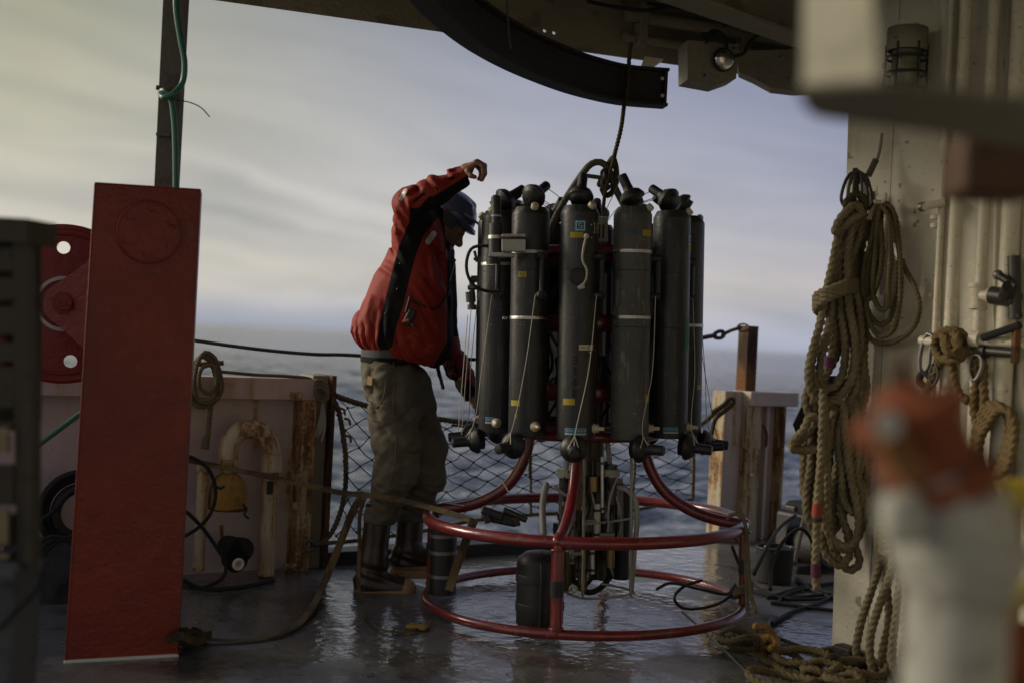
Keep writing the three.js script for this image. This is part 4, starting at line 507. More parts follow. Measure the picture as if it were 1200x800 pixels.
  add('release_column', lathe([[0, 0.9], [0.1, 0.9], [0.1, 1.45], [0.075, 1.47], [0.075, 1.56], [0, 1.56]], 28), M.black, ros);
  for (const [a, r, y1, y2, m] of [[-25, 0.2, 0.95, 1.36, M.dullSteel], [5, 0.21, 0.92, 1.4, M.darkSteel], [12, 0.24, 1.05, 1.38, M.dullSteel], [-40, 0.22, 0.8, 1.18, M.whitePlastic], [-28, 0.23, 0.75, 1.0, M.dullSteel], [38, 0.22, 0.9, 1.4, M.darkSteel]]) add('canister', rod(dir(a, r, y1), dir(a, r, y2), 0.026, 14), m, ros);
  for (let k = 0; k < 7; k++) { const a0 = rr(-50, 50), pts = []; for (let i = 0; i < 6; i++) pts.push(dir(a0 + rr(-14, 14), rr(0.2, 0.29), 0.8 + i * 0.11)); add('cable', tube(pts, 0.006, 7), k % 3 ? M.rubber : M.barPaint, ros); }
  // instruments under the bottles
  const C = (px, y1, y2, r, m, n = 'instrument', d = 5.2, l) => { const p1 = w(px, 600, d), o = add(n, [rod(V(p1.x, y1, p1.z), V(p1.x, y2, p1.z), r, 22)], m, ros, l); return o; };
  const big = C(692, 0.42, 0.86, 0.054, M.olive, 'pressure_housing', 5.2, 'wide olive cylinder'); for (const y of [0.46, 0.6, 0.72, 0.79]) add('clamp', rod(V(w(692, 600, 5.2).x, y, w(692, 600, 5.2).z), V(w(692, 600, 5.2).x, y + 0.012, w(692, 600, 5.2).z), 0.057, 22), M.darkSteel, big);
  const lowr = C(697, 0.12, 0.42, 0.042, M.olive, 'pressure_housing', 5.16); C(665, 0.1, 0.26, 0.024, M.olive, 'pump', 5.0); C(710, 0.13, 0.36, 0.03, M.olive, 'pump', 5.08); C(722, 0.12, 0.5, 0.045, M.black, 'dark_housing', 5.25); C(662, 0.34, 0.56, 0.026, M.black, 'conductivity_cell', 5.02); C(662.5, 0.555, 0.59, 0.036, M.clear, 'cell_clamp', 5.02); C(663, 0.59, 0.72, 0.011, M.clear, 'tube_stub', 5.02); C(716, 0.45, 0.61, 0.024, M.darkSteel, 'sensor_stack', 5.02); C(716, 0.56, 0.59, 0.034, M.hoseGrey, 'cell_clamp', 5.02); C(680, 0.5, 0.62, 0.02, M.whitePlastic, 'label_tube', 5.06); C(678, 0.36, 0.5, 0.012, M.tapeYellow, 'yellow_plug', 5.06); C(675, 0.24, 0.34, 0.022, M.darkSteel, 'sensor_stack', 5.0); C(706, 0.2, 0.28, 0.05, M.darkSteel, 'clamp_plate', 5.12); C(688, 0.27, 0.33, 0.05, M.black, 'clamp_plate', 5.1);
  C(676, 0.15, 0.42, 0.024, M.olive, 'pump', 5.02); C(702, 0.26, 0.62, 0.03, M.olive, 'pressure_housing', 5.06); C(729, 0.12, 0.5, 0.034, M.black, 'dark_housing', 5.16); C(654, 0.12, 0.36, 0.02, M.black, 'dark_housing', 5.08); C(684, 0.1, 0.3, 0.02, M.brass, 'brass_fitting', 5.0); C(716, 0.2, 0.34, 0.018, M.brass, 'brass_fitting', 4.99); C(694, 0.5, 0.56, 0.03, M.brass, 'brass_fitting', 5.03);
  const pipeG = (pts, r, m, n) => add(n, tube(pts.map(([x, y, d]) => w(x, y, d)), r, 10), m, ros);
  pipeG([[712, 520, 5.05], [715, 545, 5.05], [717, 572, 5.05]], 0.011, M.hoseGrey, 'hose'); pipeG([[722, 571, 5.02], [734, 573, 5.0], [744, 585, 4.98], [747, 605, 4.98], [744, 640, 4.98], [740, 690, 4.98]], 0.011, M.hoseGrey, 'hose'); pipeG([[650, 570, 5.0], [664, 580, 5.0], [672, 582, 5.0]], 0.008, M.hoseGrey, 'hose'); pipeG([[640, 568, 5.1], [636, 590, 5.1], [637, 625, 5.05]], 0.014, M.hoseGrey, 'hose');
  for (const px of [684, 740]) pipeG([[px, 520, 4.98], [px, 610, 4.97], [px - 1, 698, 4.96]], 0.006, M.hoseGrey, 'guard_rod'); pipeG([[684, 614, 4.97], [715, 611, 5.0], [742, 607, 4.98]], 0.005, M.hoseGrey, 'guard_rod'); pipeG([[655, 690, 5.05], [684, 701, 4.96], [742, 695, 4.96], [712, 684, 5.2]], 0.005, M.hoseGrey, 'guard_rod'); pipeG([[705, 684, 5], [735, 690, 5.0], [744, 696, 4.96]], 0.005, M.hoseGrey, 'guard_rod');
  pipeG([[668, 676, 5.0], [690, 694, 5.0], [712, 680, 5.05], [716, 655, 5.05]], 0.012, M.rubber, 'cable'); pipeG([[652, 600, 5.02], [658, 615, 5.0], [662, 630, 5.0]], 0.004, M.rubber, 'cable'); pipeG([[700, 645, 5.04], [698, 668, 5.0], [690, 682, 5.0], [678, 690, 5.0]], 0.008, M.rubber, 'cable'); pipeG([[722, 560, 5.04], [716, 600, 5.0], [704, 630, 5.0]], 0.006, M.rubber, 'cable');
  { const o = add('white_ring', new THREE.TorusGeometry(0.014, 0.004, 8, 20), M.whitePlastic, ros); o.position.copy(w(672, 690, 4.96)); }
  { const tp = w(621, 547, 5.0); const g = []; for (let k = 0; k < 6; k++) g.push(uvw(obox(tp.clone().add(V(0, 0.03 - k * 0.012, 0)), V(1, 0.15, 0), 0.018 - k * 0.0012, 0.006, 0.006, 0.001))); add('yellow_tie', g, M.tapeYellow, ros); add('tie_core', rod(tp.clone().add(V(0, 0.045, 0)), tp.clone().add(V(0, -0.045, 0)), 0.005, 8), M.black, ros); }
  for (const [x, y1, y2, r, m, dd] of [[669, 545, 600, 0.009, M.steel, 4.98], [673, 560, 640, 0.013, M.dullSteel, 5.0], [706, 535, 600, 0.008, M.steel, 5.0], [694, 640, 672, 0.012, M.steel, 4.98], [670, 610, 660, 0.016, M.dullSteel, 4.99], [712, 600, 640, 0.02, M.dullSteel, 5.02], [727, 560, 640, 0.012, M.dullSteel, 5.12], [657, 600, 650, 0.01, M.steel, 5.02], [700, 590, 630, 0.014, M.whitePlastic, 5.0], [682, 660, 690, 0.018, M.dullSteel, 5.0]]) { const q = add('metal_tube', rod(w(x, y1, dd), w(x, y2, dd), r, 14), m, ros); for (const y of [y1 + 6, y2 - 6]) add('collar', rod(w(x, y, dd), w(x, y + 3, dd), r * 1.35, 14), M.darkSteel, q); }
  for (const [x, y, dd] of [[668, 590, 4.97], [711, 626, 4.98], [690, 610, 5.0], [676, 648, 4.98]]) add('bracket', uvw(obox(w(x, y, dd), V(1, 0.05, 0), 0.06, 0.016, 0.03, 0.003)), M.dullSteel, ros);
  for (let k = 0; k < 8; k++) { const x0 = rr(662, 722), pts = []; for (let i = 0; i < 5; i++) pts.push(w(x0 + rr(-9, 9), 560 + i * 28 + rr(-6, 6), rr(4.97, 5.04))); add('cable', tube(pts, 0.0045, 6), k % 2 ? M.rubber : M.hoseGrey, ros); }
  for (let k = 0; k < 5; k++) { const a0 = -50 + k * 25; add('rosette_rod', rod(dir(a0, 0.31, 0.76), dir(a0, 0.31, 1.5), 0.008, 8), M.dullSteel, ros); }
  // battery weight on the deck inside the ring and the small bottle on the left post
  const bt = w(632, 742, 4.8), bw2 = add('battery', lathe([[0, 0], [0.085, 0], [0.092, 0.01], [0.092, 0.24], [0.086, 0.262], [0.06, 0.282], [0.03, 0.288], [0, 0.288]], 32).translate(bt.x, 0.005, bt.z), M.capBlack, ros); for (const y of [0.08, 0.19]) add('strap', lathe([[0.0935, -0.016], [0.0955, -0.014], [0.0955, 0.014], [0.0935, 0.016]], 32).translate(bt.x, y, bt.z), M.black, bw2); add('strap', tube([V(bt.x, 0.02, bt.z + 0.095), V(bt.x + 0.002, 0.24, bt.z + 0.095), V(bt.x, 0.285, bt.z + 0.05), V(bt.x, 0.29, bt.z)], 0.006, 6), M.black, bw2);
  const sp = w(519, 655, 5.24), sm = add('small_bottle', rod(V(sp.x, 0.03, sp.z), V(sp.x, 0.3, sp.z), 0.058, 24), M.capBlack, ros); for (const y of [0.1, 0.2, 0.27]) add('clamp', rod(V(sp.x, y, sp.z), V(sp.x, y + 0.014, sp.z), 0.06, 24), M.dullSteel, sm);
  const chain = pipeG([[770, 690, 4.7], [785, 683, 4.72], [820, 690, 4.72], [850, 696, 4.8], [862, 685, 5.0]], 0.006, M.rubber, 'cable'); pipeG([[866, 690, 5.08], [840, 708, 4.9], [800, 712, 4.75], [790, 700, 4.72], [800, 688, 4.75], [822, 680, 4.85]], 0.006, M.rubber, 'cable');
  add('ring_wrap', [tube([w(505, 596, 5.15), w(520, 590, 5.2), w(545, 593, 5.1)], 0.006, 6)], M.black, ros);
  add('zip_tie', rod(w(588, 562, 5.13), w(596, 576, 5.13), 0.004, 6), M.line, ros);
  // lifting line and hook
  const ll = thing('lifting_line', 'dark lifting line with spliced eye and hook from the hoist rail to the frame', 'lifting line', P(736, 120, 5.24)); const X = (x, y, o = 0) => P(x, y, 5.22 - o);
  put('line', [ropeGeo([[740, 50], [738, 62], [735, 108], [732, 122], [728, 150], [722, 175], [717, 193], [712, 206]].map(([x, y]) => X(x, y, y < 150 ? -0.17 : y < 180 ? -0.09 : 0)), 0.0105)], M.ropeDark, ll);
  put('eye_splice', [tube([[719, 185], [722, 197], [722, 212], [717, 226], [710, 229], [706, 222]].map(([x, y]) => X(x, y, 0.01)), 0.0125, 8), tube([[718, 186], [711, 197], [706, 209], [703, 216]].map(([x, y]) => X(x, y)), 0.014, 8)], M.ropeDark, ll); put('hook', [tube([[708, 206], [706, 214], [709, 222], [714, 219]].map(([x, y]) => X(x, y, 0.02)), 0.01, 8)], M.darkSteel, ll); put('tag_line', tube([[719, 188], [712, 212], [708, 235], [707, 255], [710, 275], [714, 290]].map(([x, y]) => X(x, y, 0.03)), 0.008, 7), M.ropeDark, ll);
  for (const [p, q] of [[[703, 252], [702, 262]], [[698, 258], [706, 268]]]) put('wire', tube([X(...p), X(...q)], 0.003, 5), M.black, ll);
}
// ---------------------------------------------------------------- the person
{
  const DP = 5.5, S = DP / F;
  // the figure is modelled upright in its own plane: x to the right, y up, z towards the viewer; pt() reads a place in the photograph at depth z
  const pt = (px, py, z = 0) => V((px - 600) / F * (DP - z), -(py - 400) / F * (DP - z), z), ux = (px) => (px - 600) * S, uy = (py) => -(py - 400) * S;
  const toWorld = camera.matrixWorld.clone().multiply(new THREE.Matrix4().makeTranslation(0, 0, -DP));
  const foot = P(457, 694, DP).setY(0), per = thing('person', 'person in red and black jacket, olive trousers, rubber boots and helmet, reaching over the bottles', 'person', foot), inv = new THREE.Matrix4().makeTranslation(-foot.x, 0, -foot.z);
  const fit = (g) => g.applyMatrix4(inv.clone().multiply(toWorld)), add = (n, g, m, p = per, l) => raw(n, fit(g), m, p, l);
  const px_ = (p) => p.x / (DP - p.z) * F + 600, py_ = (p) => -p.y / (DP - p.z) * F + 400;
  const seg = (x, y, a, b) => { const dx = b[0] - a[0], dy = b[1] - a[1], t = clamp(((x - a[0]) * dx + (y - a[1]) * dy) / (dx * dx + dy * dy)); return [Math.hypot(x - a[0] - dx * t, y - a[1] - dy * t), t]; };
  const levels = (L) => L.map(([y, l, r, h, z = 0]) => ({ y: uy(y), c: (ux(l) + ux(r)) / 2, a: (ux(r) - ux(l)) / 2, h, z })).sort((a, b) => a.y - b.y);
  const loft = (Ls, x, y, z, k = 2.3) => {
    const lo = Ls[0], hi = Ls[Ls.length - 1], yy = clamp(y, lo.y, hi.y); let i = 0; while (i < Ls.length - 2 && yy > Ls[i + 1].y) i++; const A = Ls[i], B = Ls[i + 1], t = (yy - A.y) / (B.y - A.y), s = t * t * (3 - 2 * t) * 0.35 + t * 0.65;
    const c = mix(A.c, B.c, s), a = mix(A.a, B.a, s), h = mix(A.h, B.h, s), zc = mix(A.z, B.z, s), q = (Math.abs((x - c) / a) ** k + Math.abs((z - zc) / h) ** k) ** (1 / k), d = (q - 1) * Math.min(a, h), v = y - yy; return v === 0 ? d : Math.max(d, 0) > 0 ? Math.hypot(Math.max(d, 0), v) : Math.abs(v) + Math.min(d, 0) * 0.02;
  };
  // --- trousers
  const hips = levels([[412, 428, 478, 0.15], [425, 424, 486, 0.165], [445, 424, 492, 0.17], [465, 430, 497, 0.165], [485, 438, 500, 0.15]]);
  const legN = [pt(458, 452, 0.085), pt(466, 522, 0.115), pt(461, 560, 0.1), pt(445, 606, 0.075)], legF = [pt(475, 452, -0.07), pt(497, 525, -0.06), pt(497, 558, -0.08), pt(482, 606, -0.1)], rN = [0.122, 0.102, 0.094, 0.074], rF = [0.115, 0.1, 0.098, 0.074];
  const folds = (x, y, z, s) => 0.01 * (n3(x * 9, y * 17 + x * 6, z * 9, s) - 0.5) * 2 + 0.007 * (n3(x * 22, y * 40 - x * 18, z * 20, s + 3) - 0.5) * 2;
  const wrinkle = (x, y, z, j, a) => { const d = Math.hypot(x - j.x, y - j.y, z - j.z); return a * Math.exp(-((d / 0.11) ** 2)) * Math.sin((y - j.y) * 150 + (x - j.x) * 70 + z * 40); };
  const trou = surf((x, y, z) => {
    let d = loft(hips, x, y, z, 2.2);
    for (const [L, r] of [[legN, rN], [legF, rF]]) { let q = 9; for (let i = 0; i < 3; i++) q = smin(q, cap(x, y, z, L[i], L[i + 1], r[i], r[i + 1]), 0.03); d = d < 9 ? smin(d, q, 0.035) : q; }
    d -= wrinkle(x, y, z, pt(455, 578, 0.1), 0.008) + wrinkle(x, y, z, pt(492, 582, -0.05), 0.008) + wrinkle(x, y, z, pt(447, 482, 0.12), 0.005) + wrinkle(x, y, z, pt(470, 520, 0.16), 0.003);
    const rg = (t) => { const q = 1 - Math.abs(Math.sin(t)); return q * q; }, wb = 4 * n3(x * 4, y * 4, z * 5, 31); if (Math.abs(d) < 0.05) d += 0.012 * rg((y * 0.9 + x * 0.5) * 30 + wb) * Math.exp(-(((y - uy(582)) / 0.1) ** 2)) + 0.012 * rg((y * 0.7 - x * 0.8) * 22 + wb) * Math.exp(-(((y - uy(470)) / 0.12) ** 2)) + 0.01 * rg((x * 0.9 + y * 0.2) * 26 + wb);
    d += folds(x, y, z, 5); return Math.max(d, uy(611) + (x - ux(455)) * -0.1 - y, y - uy(409));
  }, V(ux(412), uy(620), -0.3), V(ux(535), uy(400), 0.32), 0.0085);
  const trousers = add('trousers', uvw(trou), M.trousers);
  // pocket and seams lying on the hip
  const surfZ = (px, py, f, z0 = 0.4) => { for (let z = z0; z > -0.3; z -= 0.003) { const q = pt(px, py, z); if (f(q.x, q.y, q.z) < 0) return q; } return pt(px, py, 0.1); };
  const fT = (x, y, z) => { let d = loft(hips, x, y, z, 2.2), q = 9; for (let i = 0; i < 3; i++) q = smin(q, cap(x, y, z, legN[i], legN[i + 1], rN[i], rN[i + 1]), 0.03); return smin(d, q, 0.035); };
  const line = (pts, f, r, o = 0.002) => tube(pts.map(([a, b]) => surfZ(a, b, f).add(V(0, 0, o))), r, 6);
  add('pocket_seam', line([[433, 432], [451, 434], [452, 448], [449, 466], [440, 478], [434, 470]], fT, 0.0028, 0.003), M.trousers, trousers); add('side_seam', line([[461, 425], [462, 445], [461, 470], [463, 500], [464, 530], [459, 560], [452, 590]], fT, 0.0028, 0.003), M.trousers, trousers); add('thigh_seam', line([[436, 492], [452, 494], [463, 494]], fT, 0.0026, 0.003), M.trousers, trousers); add('pocket_patch', uvw(obox(surfZ(433.5, 446, fT).add(V(0, 0, 0.004)), V(0.75, -0.15, 0.6), 0.03, 0.038, 0.004, 0.001)), M.sole, trousers);
  // belt and grey shirt hem
  const beltL = levels([[416, 426, 482, 0.162], [424, 424.5, 486, 0.168]]), hoop = (yl, yr, ex, th, m, n) => { const a = []; for (let k = 0; k <= 48; k++) { const t = k / 48 * 2 * Math.PI, x = mix(ux(424), ux(487), 0.5 + 0.5 * Math.cos(t)), y = mix(uy(yl), uy(yr), 0.5 + 0.5 * Math.cos(t)); a.push(V((x - ux(455.5)) * ex + ux(455.5), y, Math.sin(t) * 0.172 * ex)); } return ribbon(a, th, V(0, 1, 0), 0.006); };
  add('belt', hoop(420, 425, 1.02, 0.024, 0), M.jacketBlack); add('shirt_hem', hoop(414, 414, 1.0, 0.034, 0), M.grayKnit);
  // --- jacket
  const tor = levels([[246, 487, 519, 0.1, 0], [258, 476, 521, 0.16, 0], [275, 465, 523, 0.19, 0], [300, 452, 527, 0.2, 0], [330, 436, 530, 0.205, 0], [360, 423, 531, 0.205, 0], [385, 413, 531, 0.205, 0], [402, 411, 527, 0.2, 0], [412, 415, 519, 0.185, 0], [420, 421, 512, 0.175, 0]]);
  const shN = pt(487, 276, 0.15), elN = pt(480, 240, 0.33), wrN = pt(545, 206, 0.31), mdN = pt(508, 225, 0.335), shF = pt(508, 300, -0.17), elF = pt(519, 402, -0.23), wrF = pt(557, 464, -0.17);
  const hem = (x) => (x - ux(470)) * 0.27;
  const fJ = (x, y, z) => {
    const ys = y + hem(x) * sst(uy(330), uy(405), y); let d = loft(tor, x, ys, z, 2.25);
    let a = cap(x, y, z, shN, elN, 0.105, 0.064); a = smin(a, cap(x, y, z, elN, mdN, 0.064, 0.062), 0.04); a = smin(a, cap(x, y, z, mdN, wrN, 0.062, 0.043), 0.03);
    let b = cap(x, y, z, shF, elF, 0.1, 0.07); b = smin(b, cap(x, y, z, elF, wrF, 0.07, 0.052), 0.03);
    d = smin(d, a, 0.075); d = smin(d, b, 0.05);
    // collar stood up round the neck
    const cA = pt(500, 262, 0), cB = pt(513, 243, 0); d = smin(d, Math.max(cap(x, y, z, cA, cB, 0.095, 0.085)), 0.03);
    return d;
  };
  const cutN = elN.clone().sub(wrN).normalize(), cutF = elF.clone().sub(wrF).normalize();
  const creases = [[[459, 289], [470, 306], 0.012, 3], [[455, 268], [462, 298], 0.012, 3.2], [[431, 326], [421, 372], 0.012, 3.5], [[442, 362], [436, 404], 0.011, 3], [[450, 352], [446, 400], 0.01, 3], [[466, 246], [478, 262], 0.013, 3], [[463, 262], [474, 276], 0.012, 3], [[445, 312], [463, 324], 0.01, 3.4], [[503, 268], [520, 318], 0.012, 3.4], [[480, 338], [509, 388], 0.012, 3.6], [[474, 384], [506, 406], 0.011, 3.2], [[492, 318], [521, 352], 0.011, 3.4], [[482, 400], [506, 424], 0.01, 3], [[498, 300], [505, 330], 0.009, 3], [[474, 232], [494, 219], 0.011, 2.8], [[484, 240], [498, 228], 0.009, 2.6], [[498, 208], [512, 226], 0.01, 2.8], [[520, 201], [530, 214], 0.008, 2.6], [[512, 206], [541, 198], 0.008, 2.6], [[486, 214], [492, 228], 0.009, 2.6], [[471, 226], [476, 248], 0.01, 2.6], [[520, 216], [540, 206], 0.008, 2.4]];
  const jk = surf((x, y, z) => {
    let d = fJ(x, y, z); if (d > 0.06 || d < -0.06) return d;
    const X = px_({ x, z }), Y = py_({ x, y, z });
    // gathers above the elastic hem, long drag folds from the raised shoulder, crumples at elbow and far cuff
    const gth = sst(uy(372), uy(408) - 0, y + 0) , g2 = Math.exp(-(((Y - (410 + (X - 420) * 0.24)) / 16) ** 2)); d += 0.006 * g2 * Math.sin(x * 190 + z * 170 + 3 * n3(x * 8, y * 8, z * 8, 4)); d += 0.007 * g2 * sst(8, 0, Math.abs(Y - (408 + (X - 420) * 0.24)));
    const rdg = (t) => { const q = 1 - Math.abs(Math.sin(t)); return q * q; }, wob = 4 * n3(x * 4, y * 3, z * 5, 9), bl = (t) => Math.exp(-t * t), NE = (t) => t;
    d += 0.012 * rdg((x * 0.95 + y * 0.38 - z * 0.5) * 21 + wob) * sst(uy(415), uy(345), y) * n3(x * 6, y * 4, z * 6, 21) * (Y > 275 ? 1 : 0);
    d += 0.022 * rdg((x * 0.98 + z * 0.8 + y * 0.1) * 58 + wob * 0.6) * sst(uy(362), uy(402), y) * (X < 500 ? 1 : 0.4);
    d += 0.014 * rdg((x * 0.6 - y * 0.8) * 32 + wob) * bl(Math.hypot(x - ux(534), y - uy(425)) / 0.14) * (z < -0.08 ? 1 : 0);
    if (z > -0.02) for (const [p0, p1, A, wd] of creases) { const [q, t] = seg(X, Y, p0, p1); if (q > 14) continue; const side = (X - p0[0]) * (p1[1] - p0[1]) - (Y - p0[1]) * (p1[0] - p0[0]) > 0 ? 1 : -1, fd = Math.min(1, 4 * t * (1 - t) + 0.25); d += A * fd * (Math.exp(-((q / wd) ** 2)) - 0.75 * Math.exp(-(((q - side * wd * 1.9) / (wd * 1.2)) ** 2))); }
    d += 0.006 * (n3(x * 9 + 3, y * 6, z * 9, 11) - 0.5) + 0.009 * (n3(x * 26, y * 17, z * 26, 13) - 0.5);
    // cuffs
    d = Math.max(d, -((x - wrN.x) * cutN.x + (y - wrN.y) * cutN.y + (z - wrN.z) * cutN.z) - 0.004 + (d < -0.02 ? 0 : 0));
    if (Y > 380 && X > 535) d = Math.max(d, -((x - wrF.x) * cutF.x + (y - wrF.y) * cutF.y + (z - wrF.z) * cutF.z));
    return d;
  }, V(ux(398), uy(482), -0.36), V(ux(572), uy(180), 0.46), 0.0065);
  const bandC = [[547, 214, 7], [530, 227, 9], [512, 240, 11], [498, 254, 12], [486, 272, 11], [477, 295, 11], [469, 325, 11], [462, 355, 11], [455, 380, 10], [451, 402, 9]];
  const [blk, redp] = split(jk, (p, n) => {
    const X = px_(p), Y = py_(p); let s = -20; if (n.z > -0.1 && p.z > -0.05) for (let i = 0; i < bandC.length - 1; i++) { const [d, t] = seg(X, Y, bandC[i], bandC[i + 1]); s = Math.max(s, mix(bandC[i][2], bandC[i + 1][2], t) - d); }
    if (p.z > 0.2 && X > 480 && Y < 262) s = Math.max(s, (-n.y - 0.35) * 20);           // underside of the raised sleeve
    s = Math.max(s, Math.min(X - (524 - Math.max(0, (Y - 400)) * 0.55), 476 - Y, Y - 282 - (p.z < -0.13 && Y > 395 ? 900 : 0)));  // front edge
    s = Math.max(s, Math.min(X - 506 - (Y - 250) * 0.08, 292 - Y, Y - 240, (0.13 - p.z) * 100));                                  // inner collar
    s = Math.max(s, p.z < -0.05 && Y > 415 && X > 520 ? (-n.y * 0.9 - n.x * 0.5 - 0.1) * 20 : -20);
    return clamp(s, -20, 20);
  });
  const [slv, redq] = split(redp, (p, n) => { const X = px_(p), Y = py_(p); let s = -20; for (const [q, r, w, zm] of [[[470, 233], [475, 223], 2.4, 0.2], [[502, 283], [508, 274], 3.4, 0.05], [[455, 270], [459, 262], 2.2, -0.4]]) { const [d, t] = seg(X, Y, q, r); s = Math.max(s, Math.min(w - d, (p.z - zm) * 100)); } return s; });
  const jacket = add('jacket', redq, M.jacket, per, 'red waterproof jacket with gathered hem'); add('silver_stripe', slv, M.reflective, jacket); add('side_panel', blk, M.jacketBlack, jacket, 'black panels under the sleeve and down the side');
  for (const [x, y] of [[469, 309], [466, 339], [452, 368]]) add('snap', ball(surfZ(x, y, fJ).add(V(0, 0, 0.004)), 0.006, 8), M.darkSteel, jacket);
  // radio and lanyard at the pocket, cord across the chest, microphone and whistle at the collar
  const rd = add('radio', uvw(obox(surfZ(480, 372, fJ).add(V(0, -0.0, 0.016)), V(0.88, -0.45, 0), 0.035, 0.075, 0.028, 0.008)), M.black); add('orange_tab', uvw(obox(surfZ(476, 376, fJ).add(V(0, 0, 0.034)), V(1, 0.3, 0), 0.03, 0.01, 0.006, 0.002)), mat([0.75, 0.2, 0.04], 0.5), rd); add('antenna', rod(surfZ(476, 366, fJ).add(V(0, 0, 0.02)), surfZ(481, 348, fJ).add(V(0, 0, 0.02)), 0.006, 8), M.black, rd); add('clip_cord', line([[483, 352], [495, 358], [510, 362], [522, 350], [527, 338]], fJ, 0.005, 0.006), M.black, rd); add('green_light', ball(surfZ(484, 381, fJ).add(V(0, 0, 0.03)), 0.009, 8), mat([0.06, 0.12, 0.05], 0.4), rd);
  const mic = add('speaker_microphone', uvw(obox(pt(525, 318, 0.06), V(0.25, 1, 0), 0.1, 0.045, 0.04, 0.012, V(0, 0, 1))), M.black); add('hook', tube([pt(522, 310, 0.07), pt(529, 309, 0.07), pt(533, 305, 0.07)], 0.006, 7), M.black, mic); add('earpiece', ball(pt(522, 290, 0.05), 0.028, 14), M.black, mic); add('pull_cord', tube([pt(513, 433, 0.0), pt(517, 446, 0.0), pt(519, 454, 0.0)], 0.008, 7), M.black, jacket); add('strap_end', tube([pt(513, 418, 0.04), pt(513, 430, 0.03), pt(515, 440, 0.02)], 0.009, 7), M.jacketBlack, jacket);
  // --- head: x forward, y up before it is bowed
  const HC = pt(519, 262, 0), bow = 36 * Math.PI / 180, face = (x, y, z) => {
    let d = ell(x, y, z, V(-0.008, 0.03, 0), 0.1, 0.09, 0.077); d = smin(d, ell(x, y, z, V(0.03, -0.045, 0), 0.062, 0.075, 0.058), 0.04); d = smin(d, cap(x, y, z, V(0.06, -0.088, 0), V(0.07, -0.085, 0), 0.03, 0.022), 0.03);
    d = smin(d, cap(x, y, z, V(0.09, 0.005, 0), V(0.112, -0.03, 0), 0.011, 0.016), 0.018); d = smin(d, cap(x, y, z, V(0.09, 0.018, -0.035), V(0.09, 0.018, 0.035), 0.012, 0.012), 0.015);
    d = smin(d, cap(x, y, z, V(0.094, -0.06, -0.016), V(0.094, -0.06, 0.016), 0.007, 0.007), 0.01); d = smin(d, cap(x, y, z, V(0.091, -0.071, -0.013), V(0.091, -0.071, 0.013), 0.007, 0.007), 0.01);
    for (const s of [-1, 1]) { d = Math.max(d, -(Math.hypot(x - 0.104, y - 0.0, z - s * 0.033) - 0.015) * 0.8); d = smin(d, ell(x, y, z, V(-0.01, -0.01, s * 0.078), 0.022, 0.034, 0.01), 0.008); }
    return smin(d, cap(x, y, z, V(-0.015, -0.05, 0), V(-0.07, -0.14, 0), 0.058, 0.062), 0.03);
  };
  const hd = (g) => g.applyMatrix4(new THREE.Matrix4().makeRotationZ(-bow)).translate(HC.x, HC.y, HC.z), head = surf(face, V(-0.16, -0.19, -0.11), V(0.15, 0.14, 0.11), 0.0042);
  // raised hand: palm, five bent fingers, thumb from its side
  const chain = (pts, r) => (x, y, z) => { let q = 9; for (let i = 0; i < pts.length - 1; i++) q = smin(q, cap(x, y, z, pts[i], pts[i + 1], r[i], r[i + 1]), 0.004); return q; };
  const hz = 0.305, fingers = [[[557.5, 190, 0.036], [565, 194, 0.04], [566.5, 203, 0.042], [564, 210, 0.04]], [[559.5, 189, 0.012], [568, 194, 0.014], [568.5, 203.5, 0.014], [565, 211, 0.012]], [[558.5, 190, -0.012], [567, 196, -0.012], [567, 205, -0.012], [563.5, 211, -0.012]], [[556, 192, -0.034], [563, 199, -0.036], [563, 206, -0.036], [560.5, 210, -0.034]]].map((f) => chain(f.map(([a, b, c]) => pt(a, b, hz + c)), [0.0105, 0.0098, 0.0088, 0.0076]));
  const thumb = chain([[548, 201, 0.045], [552, 206, 0.055], [556.5, 207.5, 0.05]].map(([a, b, c]) => pt(a, b, hz + c)), [0.013, 0.0105, 0.009]);
  const hand = surf((x, y, z) => { let d = 9; for (const s of [-0.028, -0.009, 0.01, 0.028]) d = smin(d, cap(x, y, z, pt(545.5, 199.5, hz + s * 0.75), pt(557.5, 190.5, hz + s * 1.15), 0.0165, 0.0125), 0.012); d = smin(d, cap(x, y, z, pt(540, 206, hz), pt(546, 200, hz), 0.03, 0.028), 0.02); for (const f of fingers) d = smin(d, f(x, y, z), 0.005); return smin(d, thumb(x, y, z), 0.007); }, pt(528, 222, 0.21), pt(580, 178, 0.4), 0.0033);
  // far hand, closed round a bottle's edge
  const f2 = [0, 1, 2, 3].map((k) => chain([[565, 466 + k * 4.5, -0.15], [572, 466 + k * 5, -0.13], [577, 468 + k * 5, -0.09], [575, 470 + k * 5, -0.06]].map(([a, b, c]) => pt(a, b, c)), [0.0105, 0.0098, 0.0088, 0.0078])), th2 = chain([pt(560, 464, -0.13), pt(566, 460, -0.1), pt(571, 460, -0.08)], [0.013, 0.011, 0.009]);
  const hand2 = surf((x, y, z) => { let d = 9; for (const k of [0, 1, 2, 3]) d = smin(d, cap(x, y, z, pt(558, 467 + k * 2.5, -0.165), pt(566, 466 + k * 4.5, -0.15), 0.016, 0.0125), 0.012); d = smin(d, cap(x, y, z, pt(552, 461, -0.17), pt(559, 471, -0.165), 0.028, 0.026), 0.02); for (const f of f2) d = smin(d, f(x, y, z), 0.005); return smin(d, th2(x, y, z), 0.007); }, pt(540, 496, -0.24), pt(586, 448, -0.03), 0.0036);
  const body = add('body', join([uvw(hd(head)), uvw(hand), uvw(hand2)]), M.skin);
